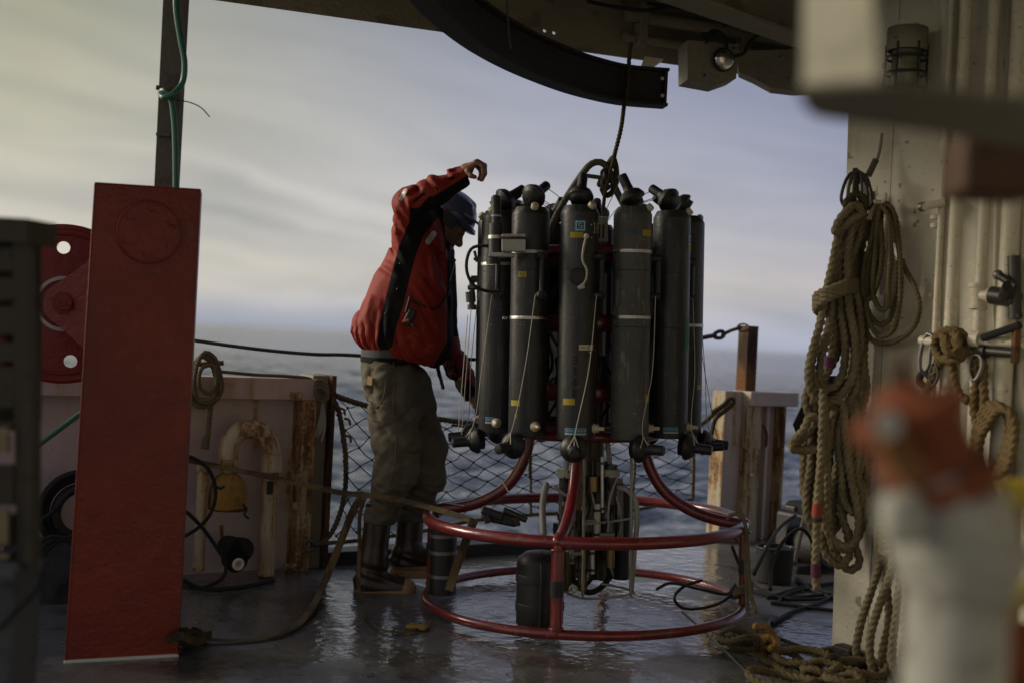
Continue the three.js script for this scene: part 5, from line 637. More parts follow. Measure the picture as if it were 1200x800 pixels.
  // hair and beard shade of the jaw are hidden; knitted band, helmet shell, ridge, brim and strap
  const hg = (g) => hd(g), band = new THREE.CylinderGeometry(0.094, 0.09, 0.075, 36, 1, true).scale(1.1, 1, 0.92).translate(-0.012, 0.032, 0); add('knit_cap', uvw(hg(join([band, new THREE.SphereGeometry(0.094, 32, 12, 0, 2 * Math.PI, 0, 1.57).scale(1.1, 0.5, 0.92).translate(-0.012, 0.069, 0)]))), M.grayKnit);
  const shell = surf((x, y, z) => { let d = ell(x, y, z, V(0.006, 0.052, 0), 0.117, 0.112, 0.103); d = Math.max(d, 0.047 - y + (x < 0 ? -x * 0.12 : 0)); d = smin(d, ell(x, y, z, V(0.09, 0.044, 0), 0.056, 0.016, 0.08), 0.014); d = smin(d, cap(x, y, z, V(-0.07, 0.132, 0), V(0.06, 0.143, 0), 0.016, 0.014), 0.02); for (const s of [-1, 1]) d = smin(d, cap(x, y, z, V(-0.06, 0.125, s * 0.055), V(0.06, 0.132, s * 0.05), 0.009, 0.008), 0.012); return d; }, V(-0.16, 0.02, -0.14), V(0.21, 0.18, 0.14), 0.005);
  const hel = add('helmet', uvw(hg(shell)), M.helmet, per, 'dark blue hard hat with a short brim'); add('helmet_rim', hg(new THREE.TorusGeometry(0.117, 0.005, 8, 48).scale(1.1, 0.93, 1).rotateX(Math.PI / 2).translate(0.006, 0.053, 0)), M.helmet, hel); add('reflective_strip', hg(new THREE.TorusGeometry(0.117, 0.006, 6, 30, 1.1).scale(1.08, 0.93, 1).rotateX(Math.PI / 2).rotateZ(0.1).translate(0.004, 0.078, 0)), mat([0.3, 0.33, 0.42], 0.35), hel);
  // --- boots
  const bootOf = (shaft, toe, heel, z, n) => {
    const sy = uy(n === 0 ? 699 : 679), a = pt(...shaft[0], z), b = pt(...shaft[1], z), c = V(pt(...heel, z).x, sy + 0.075, z), t = V(pt(...toe, z).x - 0.055, sy + 0.052, z), f = (x, y, zz) => { let d = cap(x, y, zz, a, b, 0.059, 0.061); d = smin(d, cap(x, y, zz, b, c, 0.061, 0.058), 0.03); d = smin(d, cap(x, y, zz, c, t, 0.054, 0.051), 0.05); d += 0.0045 * Math.sin(y * 120 + x * 40) * Math.exp(-(((y - mix(b.y, c.y, 0.6)) / 0.05) ** 2)) + 0.004 * (n3(x * 14, y * 14, zz * 14, 3) - 0.5); return Math.max(d, sy + 0.02 - y, y - a.y); };
    const g = surf(f, V(c.x - 0.12, sy - 0.02, z - 0.12), V(t.x + 0.12, a.y + 0.02, z + 0.12), 0.006), [toeG, up] = split(g, (p) => Math.max(p.x - t.x + 0.02 - (p.y - sy) * 0.25, sy + 0.05 - p.y)); const o = add('boot', up, M.boot); add('toe_cap', toeG, M.sole, o);
    const sg = surf((x, y, zz) => { let d = cap(x, 0, zz, V(c.x, 0, z), V(t.x, 0, z), 0.058, 0.054); return Math.max(d, Math.abs(y - sy - 0.014) - 0.014, 0); }, V(c.x - 0.1, sy - 0.02, z - 0.1), V(t.x + 0.1, sy + 0.05, z + 0.1), 0.006);
    const sole = new THREE.Shape(); const q = 0.064; sole.absarc(c.x, -z, q, Math.PI / 2, 1.5 * Math.PI); sole.absarc(t.x, -z, q - 0.003, -Math.PI / 2, Math.PI / 2); add('sole', uvw(new THREE.ExtrudeGeometry(sole, { depth: 0.03, bevelEnabled: true, bevelSize: 0.003, bevelThickness: 0.003, bevelSegments: 2, curveSegments: 16 }).rotateX(-Math.PI / 2).translate(0, sy + 0.0, 0)), M.sole, o); add('shaft_rim', new THREE.TorusGeometry(0.056, 0.004, 8, 32).rotateX(Math.PI / 2).translate(a.x, a.y - 0.004, a.z), M.boot, o); return o; };
  bootOf([[445, 588], [437, 655]], [489, 690], [432, 690], 0.075, 0); bootOf([[482, 588], [478, 650]], [533, 670], [474, 670], -0.1, 1);
}
// ---------------------------------------------------------------- ropes, net, straps and the things on the deck
{ // hanging coils on the deckhouse corner
  const Q = (d) => (x, y, o = 0) => P(x, y, d - o);
  const c1 = thing('rope_coil', 'largest tan laid-rope coil hanging from snap hooks at the deckhouse edge', 'rope coil', P(985, 240, 4.5)), A = Q(4.5), R = 0.0168;
  const loop = (list, o, closed = true, r = R) => ropeGeo(list.map(([x, y, k = 0]) => A(x, y, o + k)), r, closed);
  const lp = (n, list, o, closed = true, r = R) => { put(n, loop(list, o, closed, r), M.rope, c1); if (n === 'loop' && closed && list.length > 7) for (const s of [1]) put(n, loop(list.map(([x, y, k = 0]) => [x + s * (7 + 5 * Math.sin(y * 0.06 + o * 90)), y + s * 5 * Math.sin(x * 0.09 + o * 40) + 3 * s, k]), o - 0.04 + 0.015 * s, closed, r), M.rope, c1); };
  // upper hank: strands from the hooks down to the turns, and on to the round bights
  const tops = [[987, 262], [994, 256], [1001, 258], [1005, 262]];
  lp('loop', [[1002, 250], [985, 272], [976, 310], [968, 345], [960, 385], [950, 420], [948, 445], [956, 466], [974, 470], [992, 456], [1001, 430], [1003, 400], [996, 360], [994, 310], [998, 270]], 0.05);
  lp('loop', [[1000, 246], [990, 266], [983, 305], [976, 345], [970, 390], [962, 425], [961, 445], [968, 455], [980, 452], [988, 436], [991, 405], [986, 365], [985, 315], [992, 275]], 0.02);
  lp('loop', [[1006, 252], [997, 275], [990, 320], [984, 360], [981, 400], [975, 425], [964, 440], [950, 452], [944, 470], [952, 488], [972, 490], [994, 476], [1008, 450], [1010, 415], [1003, 365], [1003, 300]], -0.02);
  lp('loop', [[1004, 240], [992, 248], [982, 262], [979, 275], [988, 268], [1000, 256], [1010, 250]], 0.07);
  for (const k of [0, 1, 2]) lp('turn', [[958, 346 + k * 6, 0.06], [970, 340 + k * 5, 0.1], [985, 335 + k * 4, 0.1], [1001, 330 + k * 5, 0.04], [1002, 340 + k * 5, -0.05], [980, 349 + k * 5, -0.07], [962, 356 + k * 5, -0.03]], 0.0);
  // long bights below
  lp('loop', [[958, 462], [952, 500], [950, 545], [945, 580], [948, 610], [962, 628], [974, 616], [976, 580], [970, 540], [966, 500]], -0.03);
  lp('loop', [[970, 470], [968, 520], [961, 560], [966, 610], [975, 630], [990, 640], [1003, 632], [1007, 612], [1002, 580], [994, 540], [990, 500], [986, 472]], 0.05);
  lp('loop', [[980, 480], [983, 530], [976, 570], [968, 605], [964, 632], [970, 652], [984, 662], [995, 652], [994, 628], [986, 600], [990, 560], [996, 520], [998, 485]], 0.0);
  lp('loop', [[1000, 470], [1006, 520], [1004, 560], [1009, 590], [1001, 600], [990, 588], [986, 550], [984, 500]], 0.03);
  lp('loop', [[952, 488], [940, 506], [929, 518], [930, 526], [945, 527], [962, 524], [968, 510], [962, 494]], 0.04);
  lp('loop', [[962, 455], [954, 470], [946, 495], [942, 545], [943, 580], [950, 590], [957, 560], [957, 510]], -0.05);
  lp('loop', [[1006, 465], [1013, 505], [1015, 545], [1012, 575], [1006, 560], [1001, 510]], -0.03);
  lp('tail', [[965, 455], [964, 500], [962, 545], [958, 590], [957, 630], [956, 665], [957, 690]], 0.085, false);
  put('red_whipping', rod(A(958.5, 590, 0.085), A(957.5, 606, 0.085), 0.0185, 14), M.tapeRed, c1); put('black_whipping', rod(A(957.5, 606, 0.085), A(957.4, 611, 0.085), 0.0183, 14), M.black, c1); put('purple_whipping', rod(A(956.4, 660, 0.085), A(956.4, 676, 0.085), 0.0183, 14), M.tapePurple, c1); put('purple_mark', rod(A(972, 418, 0.075), A(971, 430, 0.075), 0.0188, 14), M.tapePurple, c1);
  // snap hooks
  const hk = (x, y, dx, dy, o) => { const p = [[-0.012, 0.05], [-0.022, 0.02], [-0.022, -0.04], [0, -0.065], [0.022, -0.04], [0.02, 0.02], [0.012, 0.055], [0, 0.062]].map(([a, b]) => A(x, y, o).add(V(a + b * dx, b, 0))); return tube(p, 0.0062, 8, true); };
  for (const [x, y, dx, o] of [[996, 222, 0.15, 0.02], [1003, 220, 0.05, 0.04], [1009, 222, -0.12, 0.03], [1014, 224, -0.2, 0.0]]) { put('snap_hook', hk(x, y, dx, 0, o), M.darkSteel, c1); put('snap_gate', rod(A(x + 5, y - 4, o), A(x + 6, y + 10, o), 0.005, 8), M.steel, c1); }
  put('hanging_wire', tube([A(1034, 158), A(1031, 178), A(1024, 197), A(1013, 212)], 0.006, 7), M.dullSteel, c1); put('wire_splice', rod(A(1027, 187), A(1018, 206), 0.012, 10), M.barPaint, c1); put('hook_eye', tube([A(997, 215), A(1003, 196), A(1006, 208)], 0.006, 7), M.darkSteel, c1);
  put('knot', [loop([[996, 232], [1006, 228], [1014, 236], [1012, 246], [1000, 248], [992, 242]], 0.05, true, 0.016)], M.ropeDark, c1);
  // second coil: wire-served sling with a ferrule
  const c2 = thing('sling_coil', 'thinner coiled sling with a silver ferrule hanging on the deckhouse wall', 'rope coil', wl(1040, 245, 0.08)), B = (x, y, o = 0) => wl(x, y, 0.07 + o), r2 = 0.0105;
  const l2 = (list, o) => put('loop', ropeGeo(list.map(([x, y]) => B(x, y, o)), r2, true), M.ropeDark2, c2);
  l2([[1030, 240], [1040, 239], [1050, 255], [1054, 290], [1060, 312], [1072, 335], [1078, 358], [1073, 380], [1060, 394], [1040, 402], [1022, 398], [1012, 375], [1011, 340], [1018, 300], [1024, 262]], 0.0);
  l2([[1032, 242], [1044, 243], [1052, 275], [1056, 320], [1054, 360], [1046, 388], [1030, 393], [1018, 372], [1016, 335], [1022, 290]], 0.025); l2([[1033, 243], [1040, 250], [1044, 285], [1042, 330], [1040, 360], [1032, 362], [1024, 345], [1026, 300]], 0.045); l2([[1036, 243], [1047, 252], [1052, 300], [1050, 345], [1042, 375], [1030, 380], [1016, 360], [1010, 330], [1020, 320], [1030, 290]], 0.01); l2([[1028, 246], [1034, 280], [1032, 320], [1020, 350], [1012, 345], [1014, 310], [1022, 280]], 0.035);
  put('ferrule', rod(B(1051, 286, 0.005), B(1056, 305, 0.005), 0.019, 12), M.steel, c2); put('canvas_patch', prism([[1019, 228], [1026, 224], [1030, 262], [1032, 320], [1026, 350], [1018, 348]].map(([x, y]) => B(x, y, -0.03)), WN.clone().multiplyScalar(0.006)), M.ropeGrey, c2); put('canvas_patch', prism([[1034, 290], [1046, 296], [1042, 346], [1032, 346]].map(([x, y]) => B(x, y, -0.01)), WN.clone().multiplyScalar(0.006)), M.box, c2); put('hook', tube([B(1026, 236), B(1036, 236, 0.03), B(1038, 228, 0.03)], 0.008, 7), M.creamPipe, c2);
  // hank at the lower right and the knot on the pipe
  const c3 = thing('lower_rope', 'tan rope bight hanging low on the deckhouse wall behind the blurred white pipe', 'rope coil', wl(1040, 600, 0.07)), C = (x, y, o = 0) => wl(x, y, 0.07 + o), r3 = 0.0165, l3 = (list, o, cl = false) => put('loop', ropeGeo(list.map(([x, y]) => C(x, y, o)), r3, cl), M.rope, c3);
  l3([[1036, 612], [1034, 650], [1022, 690], [1008, 735], [1004, 770], [1014, 800], [1030, 815]], 0.0); l3([[1042, 612], [1046, 660], [1032, 705], [1020, 750], [1024, 790], [1036, 810]], 0.03); l3([[1046, 612], [1056, 660], [1052, 710], [1046, 760], [1050, 800], [1060, 815]], 0.01); l3([[1050, 614], [1066, 660], [1070, 710], [1062, 760], [1068, 810]], -0.01); l3([[1040, 630], [1040, 690], [1042, 730], [1034, 770], [1040, 815]], -0.02); l3([[1052, 625], [1062, 690], [1060, 730], [1070, 790]], 0.03);
  for (const k of [0, 1, 2, 3]) l3([[1028, 618 + k * 7], [1037, 614 + k * 7], [1047, 618 + k * 7], [1044, 625 + k * 7], [1034, 625 + k * 7]], 0.04, true);
  put('loop', ropeGeo([[1037, 618], [1034, 604], [1038, 594], [1044, 600], [1043, 616]].map(([x, y]) => C(x, y, 0.02)), r3, true), M.rope, c3);
  const c4 = thing('pipe_knot', 'brown rope knotted round the thick cream pipe with a snap hook beside it', 'rope knot', wl(1110, 402, 0.1)), K = (x, y, o = 0) => wl(x, y, 0.11 + o), l4 = (list, o, cl = true, m = M.ropeBrown) => put('turn', ropeGeo(list.map(([x, y, k = 0]) => K(x, y, o + k)), 0.0165, cl), m, c4);
  l4([[1096, 405], [1100, 392, 0.02], [1112, 387, 0.03], [1126, 390, 0.02], [1134, 402], [1130, 416, 0.02], [1116, 422, 0.03], [1102, 418, 0.02]], 0.01); l4([[1102, 392], [1110, 400, 0.04], [1114, 414, 0.03], [1106, 420, 0], [1098, 408, -0.02]], 0.02); l4([[1118, 388], [1124, 400, 0.04], [1120, 416, 0.02], [1130, 412, -0.02], [1132, 396, -0.02]], 0.02); l4([[1108, 396], [1122, 404, 0.02], [1128, 416], [1112, 412, 0.03]], 0.035);
  l4([[1104, 420], [1096, 436], [1088, 455], [1080, 480], [1076, 510]], 0.0, false); l4([[1116, 422], [1118, 440], [1124, 460], [1136, 470]], 0.0, false); put('snap_hook', tube([[1088, 391], [1081, 405], [1078, 425], [1080, 438], [1088, 430], [1091, 410], [1095, 396]].map(([x, y]) => K(x, y, 0)), 0.008, 8, true), M.dullSteel, c4); put('snap_hook', tube([[1096, 424], [1090, 440], [1093, 452], [1100, 440]].map(([x, y]) => K(x, y, 0.01)), 0.006, 8, true), M.darkSteel, c4); put('eye', tube([[1082, 436], [1078, 446], [1086, 452], [1092, 445]].map(([x, y]) => K(x, y, 0)), 0.012, 8, true), M.rubber, c4);
  const c5 = thing('rope_hank', 'olive rope hank hanging below the valves near the right edge', 'rope coil', wl(1165, 490, 0.1)), l5 = (list, o, cl = true) => put('loop', ropeGeo(list.map(([x, y]) => K(x, y, o)), 0.016, cl), M.ropeBrown, c5);
  for (const k of [0, 1, 2, 3]) l5([[1148 + k * 3, 490 + k * 3], [1160 + k * 4, 474 + k * 2], [1176 + k * 3, 478 + k * 2], [1184 + k * 2, 500 + k * 3], [1172 + k * 2, 540 + k * 4], [1158 + k, 556], [1146 + k, 540], [1144 + k * 2, 512]], 0.012 * k); l5([[1146, 420], [1144, 450], [1142, 480], [1148, 500], [1154, 480], [1153, 450], [1152, 424]], 0.0); put('snap_hook', tube([[1140, 416], [1136, 432], [1142, 446], [1150, 434], [1150, 418]].map(([x, y]) => K(x, y, 0.02)), 0.007, 8, true), M.dullSteel, c5);
  const bp = thing('black_plate', 'black steel plate hanging behind the big rope coil over the sea', 'plate', P(945, 495, 4.9)); put('plate', prism([[957, 440], [985, 440], [985, 530], [940, 522], [930, 497]].map(([x, y]) => P(x, y, 4.9)), V(0, 0, -0.015)), M.black, bp); put('rivet', ball(P(946, 502, 4.89), 0.007, 8), M.steel, bp); put('rope_hook', rod(P(975, 450, 4.9), P(1000, 430, 4.75), 0.012, 8), M.black, bp);
}
{ // net across the gap
  const nt = thing('safety_net', 'black diamond-mesh net strung across the open deck edge with tan border ropes', 'net', AT(0.8, 0)), cr = (L, s) => { const x = mix(389, 812, s); let i = 0; while (i < L.length - 2 && x > L[i + 1][0]) i++; const t = (x - L[i][0]) / (L[i + 1][0] - L[i][0]); return mix(L[i][1], L[i + 1][1], t); };
  const top = [[389, 460], [425, 474], [470, 486], [515, 491], [560, 497], [640, 500], [720, 500], [812, 500]], bot = [[389, 640], [430, 632], [500, 621], [560, 609], [640, 602], [720, 600], [812, 585]], at = (s, t) => { const x = mix(389, 812, s) + (s < 0.04 ? 14 * Math.sin(t * 3) * (1 - s / 0.04) : 0), y = mix(cr(top, s), cr(bot, s), t); return P(x, y, dEdge(x) - 0.03 + 0.05 * Math.sin(s * 9 + t * 5)); };
  const strands = [], nu = 14, nv = 6.5, w = (i, j) => { const j1 = hash(i + 40, j + 40, 5) - 0.5, j2 = hash(i + 40, j + 40, 6) - 0.5; return [clamp((i + j1 * 0.22) / nu), clamp((j + j2 * 0.22) / nv)]; };
  for (let i = 0; i < nu * 2; i++) for (let j = 0; j < nv * 2; j++) { if ((i + j) % 2) continue; for (const dj of [1, -1]) { if (j + dj < 0 || j + dj > nv * 2) continue; const a = w(i / 2, j / 2), b = w((i + 1) / 2, (j + dj) / 2), A = at(...a), B = at(...b), mid = A.clone().lerp(B, 0.5).add(V((hash(i, j, 8) - 0.5) * 0.012, (hash(i, j, 9) - 0.5) * 0.014 - 0.004, 0)); strands.push(tube([A, mid, B], 0.0027, 4, false, 0.03)); if (dj === 1) strands.push(ball(A, 0.0065, 6)); } }
  const o = put('netting', strands, M.netCord, nt); o.userData.kind = 'stuff';
  const bd = (pts, r, d = 0.0) => put('border_rope', ropeGeo(pts.map(([x, y]) => P(x, y, dEdge(x) - d)), r), M.ropeDark2, nt);
  bd([[381, 456], [395, 464], [425, 474], [470, 486], [515, 491], [560, 497], [640, 500], [720, 500], [815, 500], [840, 482], [855, 470]], 0.0155); bd([[388, 462], [396, 480], [402, 510], [405, 540], [404, 575], [397, 605], [386, 627], [372, 638], [364, 634]], 0.014); bd([[372, 637], [430, 632], [500, 621], [560, 609], [640, 602], [720, 600], [812, 585]], 0.011); bd([[812, 505], [813, 540], [812, 585]], 0.012); bd([[622, 505], [622, 603]], 0.008); bd([[703, 505], [740, 520], [741, 600]], 0.008);
  put('hook', tube([[371, 638], [362, 633], [357, 638], [360, 645], [368, 643]].map(([x, y]) => P(x, y, 5.6)), 0.008, 8), M.darkSteel, nt); put('tie', tube([[836, 482], [848, 474], [856, 466], [861, 470], [854, 478], [846, 484], [838, 492], [834, 510]].map(([x, y]) => P(x, y, 6.9)), 0.012, 8), M.ropeDark, nt);
  for (const [x, y] of [[404, 490], [405, 510], [398, 478]]) put('fray', tube([P(x, y, 5.84), P(x + 5, y + 2, 5.82), P(x + 6, y + 7, 5.82)], 0.006, 6), M.ropeDark2, nt);
  const w1 = thing('safety_line', 'dark wire line strung above the bulwark from the pillar past the person to the stanchion', 'wire line', P(300, 405, 5.7)); put('wire', tube([[205, 396], [228, 399], [270, 405], [320, 411], [370, 415], [400, 415.5], [450, 418], [520, 420], [556, 421]].map(([x, y]) => P(x, y, 5.75)), 0.0085, 8), M.rubber, w1); put('wire', tube([[800, 400], [822, 396], [838, 393]].map(([x, y]) => P(x, y, 7.1)), 0.013, 8), M.darkSteel, w1); put('eye', tube([[836, 393], [844, 388], [849, 390], [847, 395], [840, 396]].map(([x, y]) => P(x, y, 7.1)), 0.011, 8, true), M.darkSteel, w1); put('wire', tube([[847, 392], [858, 387], [868, 384]].map(([x, y]) => P(x, y, 7.1)), 0.01, 8), M.darkSteel, w1);
  const w2 = thing('guy_line', 'thin dark line from the person to the bottles at elbow height', 'line', P(540, 460, 5.9));
  put('wire', tube([[530, 498], [545, 500], [556, 503]].map(([x, y]) => P(x, y, 5.9)), 0.006, 6), M.rubber, w2);
}
{ // webbing straps
  const UP2 = V(0.05, 1, 0), st = thing('ratchet_strap', 'worn tan ratchet strap stretched from the pillar past the legs to the red ring', 'strap', P(420, 580, 5.2)); put('webbing', ribbon([[195, 533, 5.35], [240, 543, 5.36], [290, 553, 5.37], [350, 566, 5.36], [400, 577, 5.33], [432, 580, 5.27], [470, 586, 5.22], [510, 596, 5.1], [540, 605, 4.93], [556, 611, 4.86]].map((q) => P(...q)), 0.023, UP2), M.webbing, st); put('ratchet', [uvw(obox(P(585, 606, 4.76), V(1, -0.16, 0), 0.14, 0.045, 0.05, 0.01)), uvw(obox(P(577, 601, 4.74), V(1, -0.3, 0), 0.09, 0.03, 0.04, 0.008)), rod(P(570, 603, 4.72), P(573, 612, 4.72), 0.016, 10), rod(P(604, 606, 4.72), P(606, 616, 4.72), 0.014, 10)], M.black, st); put('handle', rod(P(590, 597, 4.73), P(617, 609, 4.74), 0.012, 8), M.darkSteel, st);
  put('webbing', ribbon([[556, 608, 4.83], [548, 628, 4.83], [540, 650, 4.86], [531, 675, 4.88], [526, 692, 4.86]].map((q) => P(...q)), 0.034, V(1, 0.25, 0)), M.webbing, st);
  const s2 = thing('slack_strap', 'brown strap drooping from the knee-high strap to the deck and trailing to a heap', 'strap', G(380, 700)); put('webbing', ribbon([P(424, 581, 5.25), P(414, 597, 5.25), P(404, 622, 5.27), P(391, 655, 5.28), P(380, 682, 5.26), P(372, 700, 5.1), G(358, 722, 0.015), G(340, 737, 0.012), G(310, 747, 0.01), G(270, 750, 0.012), G(230, 748, 0.02)], 0.032, (t) => (t < 0.5 ? V(1, 0.3, 0) : V(0.15, 0, 1))), M.webbing, s2); put('webbing', ribbon([P(428, 582, 5.2), P(422, 600, 5.2), P(421, 640, 5.22), P(420, 680, 5.22), G(421, 702, 0.01), G(430, 724, 0.008), G(448, 738, 0.008), G(470, 741, 0.01), G(488, 736, 0.012), G(505, 728, 0.012)], 0.016, (t) => (t < 0.5 ? V(1, 0, 0) : V(0.2, 0, 1))), M.webbing, s2); put('buckle', uvw(obox(G(489, 734, 0.012), V(1, 0, 0.3), 0.08, 0.012, 0.05, 0.004)), M.yellow, s2);
  const hp = thing('strap_heap', 'dark heap of webbing on the deck beside the red pillar', 'heap', G(225, 745)); for (let k = 0; k < 9; k++) { const c = G(224 + rr(-8, 8), 746, 0.02 + 0.007 * k), pts = [], n = 12; for (let i = 0; i < n; i++) pts.push(c.clone().add(V(Math.cos(i * 0.75 + k) * rr(0.02, 0.06), rr(-0.012, 0.016), Math.sin(i * 0.75 + k) * rr(0.02, 0.06)))); put('fold', ribbon(pts, 0.026, V(rr(-0.4, 0.4), 1, rr(-0.6, 0.6))), M.webDark, hp); }
  // black hose loops by the bulwark
  const hs = thing('black_hose', 'thin black hose looping between the red pillar and the vent pipes', 'hose', bw(235, 600, 0.2)); put('hose', tube([[196, 530], [222, 535], [240, 545], [250, 562], [252, 582], [246, 602], [232, 618], [212, 630], [190, 640]].map(([x, y]) => bw(x, y, 0.22)), 0.0085, 8), M.rubber, hs); put('hose', tube([[190, 585], [216, 598], [240, 622], [256, 645], [264, 658], [262, 675], [240, 688], [205, 692]].map(([x, y]) => bw(x, y, 0.25)), 0.0085, 8), M.rubber, hs); put('hose', tube([[214, 680], [240, 690], [280, 688], [320, 680]].map(([x, y]) => G(x, y, 0.012)), 0.01, 8), M.rubber, hs);
  const wl2 = thing('hand_wheel', 'dark coil of hose and wheel half hidden left of the red pillar', 'hose coil', bw(88, 600, 0.2)); for (const [r, k] of [[0.15, 0], [0.13, 0.02], [0.155, 0.04]]) put('coil', place(new THREE.TorusGeometry(r, 0.014, 8, 40), bw(92, 598, 0.15 + k), N, V(0, 0, 1)), M.rubber, wl2); put('hub', place(new THREE.TorusGeometry(0.1, 0.022, 10, 36), bw(94, 600, 0.17), N, V(0, 0, 1)), M.iron, wl2); put('hose', tube([[40, 615], [60, 600], [80, 578], [100, 566]].map(([x, y]) => bw(x, y, 0.25)), 0.01, 8), M.rubber, wl2);
  const tp = thing('tarp_heap', 'dark tarpaulin heap on the deck left of the red pillar under the coil', 'tarpaulin', bw(70, 660, 0.2)); const tg = surf((x, y, z) => { const c = bw(66, 668, 0.2); const d = ell(x - c.x, y, z - c.z, V(0, 0.05, 0), 0.3, 0.2, 0.17); return d + 0.05 * (n3(x * 9, y * 12, z * 9, 2) - 0.5) + 0.03 * (n3(x * 24, y * 20, z * 24, 2) - 0.5); }, bw(66, 668, 0.2).add(V(-0.4, -0.3, -0.3)), bw(66, 668, 0.2).add(V(0.4, 0.35, 0.3)), 0.016); put('sheet', uvw(tg), M.rubberMatte, tp); for (const k of [0, 1, 2]) put('cord', tube([[40, 668 - k * 14], [60, 640 - k * 6], [85, 628 + k * 5], [100, 640 + k * 8]].map(([x, y]) => bw(x, y, 0.42)), 0.008, 7), M.rubber, tp);
}
{ // on the deck to starboard
  const bk = thing('bucket', 'black round bucket standing on the deck right of the frame near the rusty bulwark end', 'bucket', G(907, 682)); const bc = G(907, 682); put('pail', lathe([[0, 0], [0.078, 0], [0.084, 0.01], [0.092, 0.165], [0.096, 0.168], [0.096, 0.176], [0.088, 0.176], [0.086, 0.16], [0, 0.16]], 30).translate(bc.x, 0, bc.z), M.rubber, bk); put('rim', new THREE.TorusGeometry(0.092, 0.006, 8, 36).rotateX(Math.PI / 2).translate(bc.x, 0.172, bc.z), M.black, bk); for (const t of [0.5, 1.6, 2.4]) put('lug', ball(V(bc.x + Math.cos(t) * 0.08, 0.182, bc.z + Math.sin(t) * 0.08), 0.009, 8), M.dullSteel, bk);
  const cb = thing('deck_cables', 'tangle of black cables on the wet deck right of the red frame', 'cables', G(940, 700)); const ck = (list, r = 0.0085) => put('cable', tube(list.map(([x, y, h = 0.01]) => G(x, y, h)), r, 7), M.rubber, cb);
  ck([[858, 640, 0.2], [872, 672, 0.06], [895, 693], [930, 702], [985, 700]]); ck([[874, 690], [915, 700], [960, 697], [1000, 694]]); ck([[905, 706], [950, 712], [985, 716]]); ck([[905, 730], [930, 716], [960, 706], [975, 695], [950, 690], [920, 697], [912, 706]]); ck([[905, 745], [940, 758], [985, 772], [1010, 785]]); ck([[925, 672], [950, 690], [980, 702]]); ck([[900, 700], [940, 688], [985, 682]]); put('cable', tube([P(903, 690, 5.2), P(905, 660, 5.4), P(920, 632, 5.5), P(938, 619, 5.5), P(950, 630, 5.5), P(955, 660, 5.5)], 0.0085, 7), M.rubber, cb); put('cable', tube([P(884, 672, 5.3), P(900, 640, 5.5), P(916, 616, 5.8), P(932, 604, 5.9)], 0.0085, 7), M.rubber, cb);
  const mc = thing('deck_machinery', 'dark low machinery on the deck between the bulwark end and the hanging ropes', 'machinery', G(948, 660)); const mp = (x, y, d) => P(x, y, d); put('housing', uvw(obox(mp(955, 630, 6.9), E, 0.34, 0.3, 0.3, 0.03)), M.black, mc); put('drum', rod(mp(935, 640, 6.6), mp(975, 640, 6.4), 0.11, 24), M.iron, mc); put('drum_flange', rod(mp(934, 638, 6.6), mp(937, 638, 6.59), 0.15, 24), M.black, mc); put('cover', uvw(obox(mp(950, 598, 6.9), E, 0.2, 0.1, 0.22, 0.03)), M.rubberMatte, mc); put('fairlead', uvw(obox(mp(930, 605, 6.9), E, 0.07, 0.14, 0.1, 0.02)), M.black, mc); put('lever', rod(mp(931, 660, 6.2), mp(945, 596, 6.5), 0.012, 10), M.barPaint, mc); put('base', uvw(obox(mp(950, 668, 6.6), E, 0.5, 0.12, 0.3, 0.02)), M.rubberMatte, mc);
  const tk = thing('rope_tackle', 'dark rope heap with a yellow hook block at the foot of the red frame', 'tackle', G(875, 748)); for (let k = 0; k < 8; k++) { const c = G(866, 750, 0.03 + 0.009 * k), pts = []; for (let i = 0; i < 7; i++) { const t = i * 0.898 + k * 0.7, r = 0.045 + 0.02 * Math.sin(k * 2.1); pts.push(c.clone().add(V(Math.cos(t) * r * 1.1, rr(-0.008, 0.02) + 0.012 * Math.sin(t + k), Math.sin(t) * r * 0.9))); } put('turn', ropeGeo(pts, 0.0135, true), M.ropeDark, tk); }
  const yb = G(896, 754, 0.05); put('yellow_hook', [uvw(obox(yb, V(1, 0.1, 0.3), 0.08, 0.07, 0.035, 0.012))], M.yellow, tk); put('yellow_jaw', tube([G(886, 734, 0.12), G(897, 735, 0.11), G(906, 743, 0.09), G(911, 755, 0.06), G(904, 760, 0.05)], 0.014, 10), M.yellow, tk); put('pin', ball(yb.clone().add(V(0.004, 0.01, 0.022)), 0.009, 8), M.black, tk);
  const ly = thing('lashing', 'pale doubled rope tied from the red ring down the right post to the tackle', 'lashing', P(872, 620, 5.0)); const Lp = (l, r) => put('rope', ropeGeo(l.map((q) => P(...q)), r), M.rope, ly);
  Lp([[852, 607, 5.0], [860, 602, 4.98], [870, 606, 4.96], [875, 622, 4.95], [877, 660, 4.94], [879, 690, 4.92], [886, 718, 4.86]], 0.009); Lp([[858, 603, 4.99], [868, 601, 4.97], [873, 612, 4.95], [874, 650, 4.95], [875, 690, 4.93], [876, 722, 4.88]], 0.008); for (const k of [0, 1, 2]) put('turn', ropeGeo([[858, 690 + k * 4, 5.04], [868, 688 + k * 3, 4.97], [879, 684 + k * 3, 4.98], [876, 690 + k * 3, 5.08], [862, 694 + k * 3, 5.1]].map((q) => P(...q)), 0.009, true), M.rope, ly);
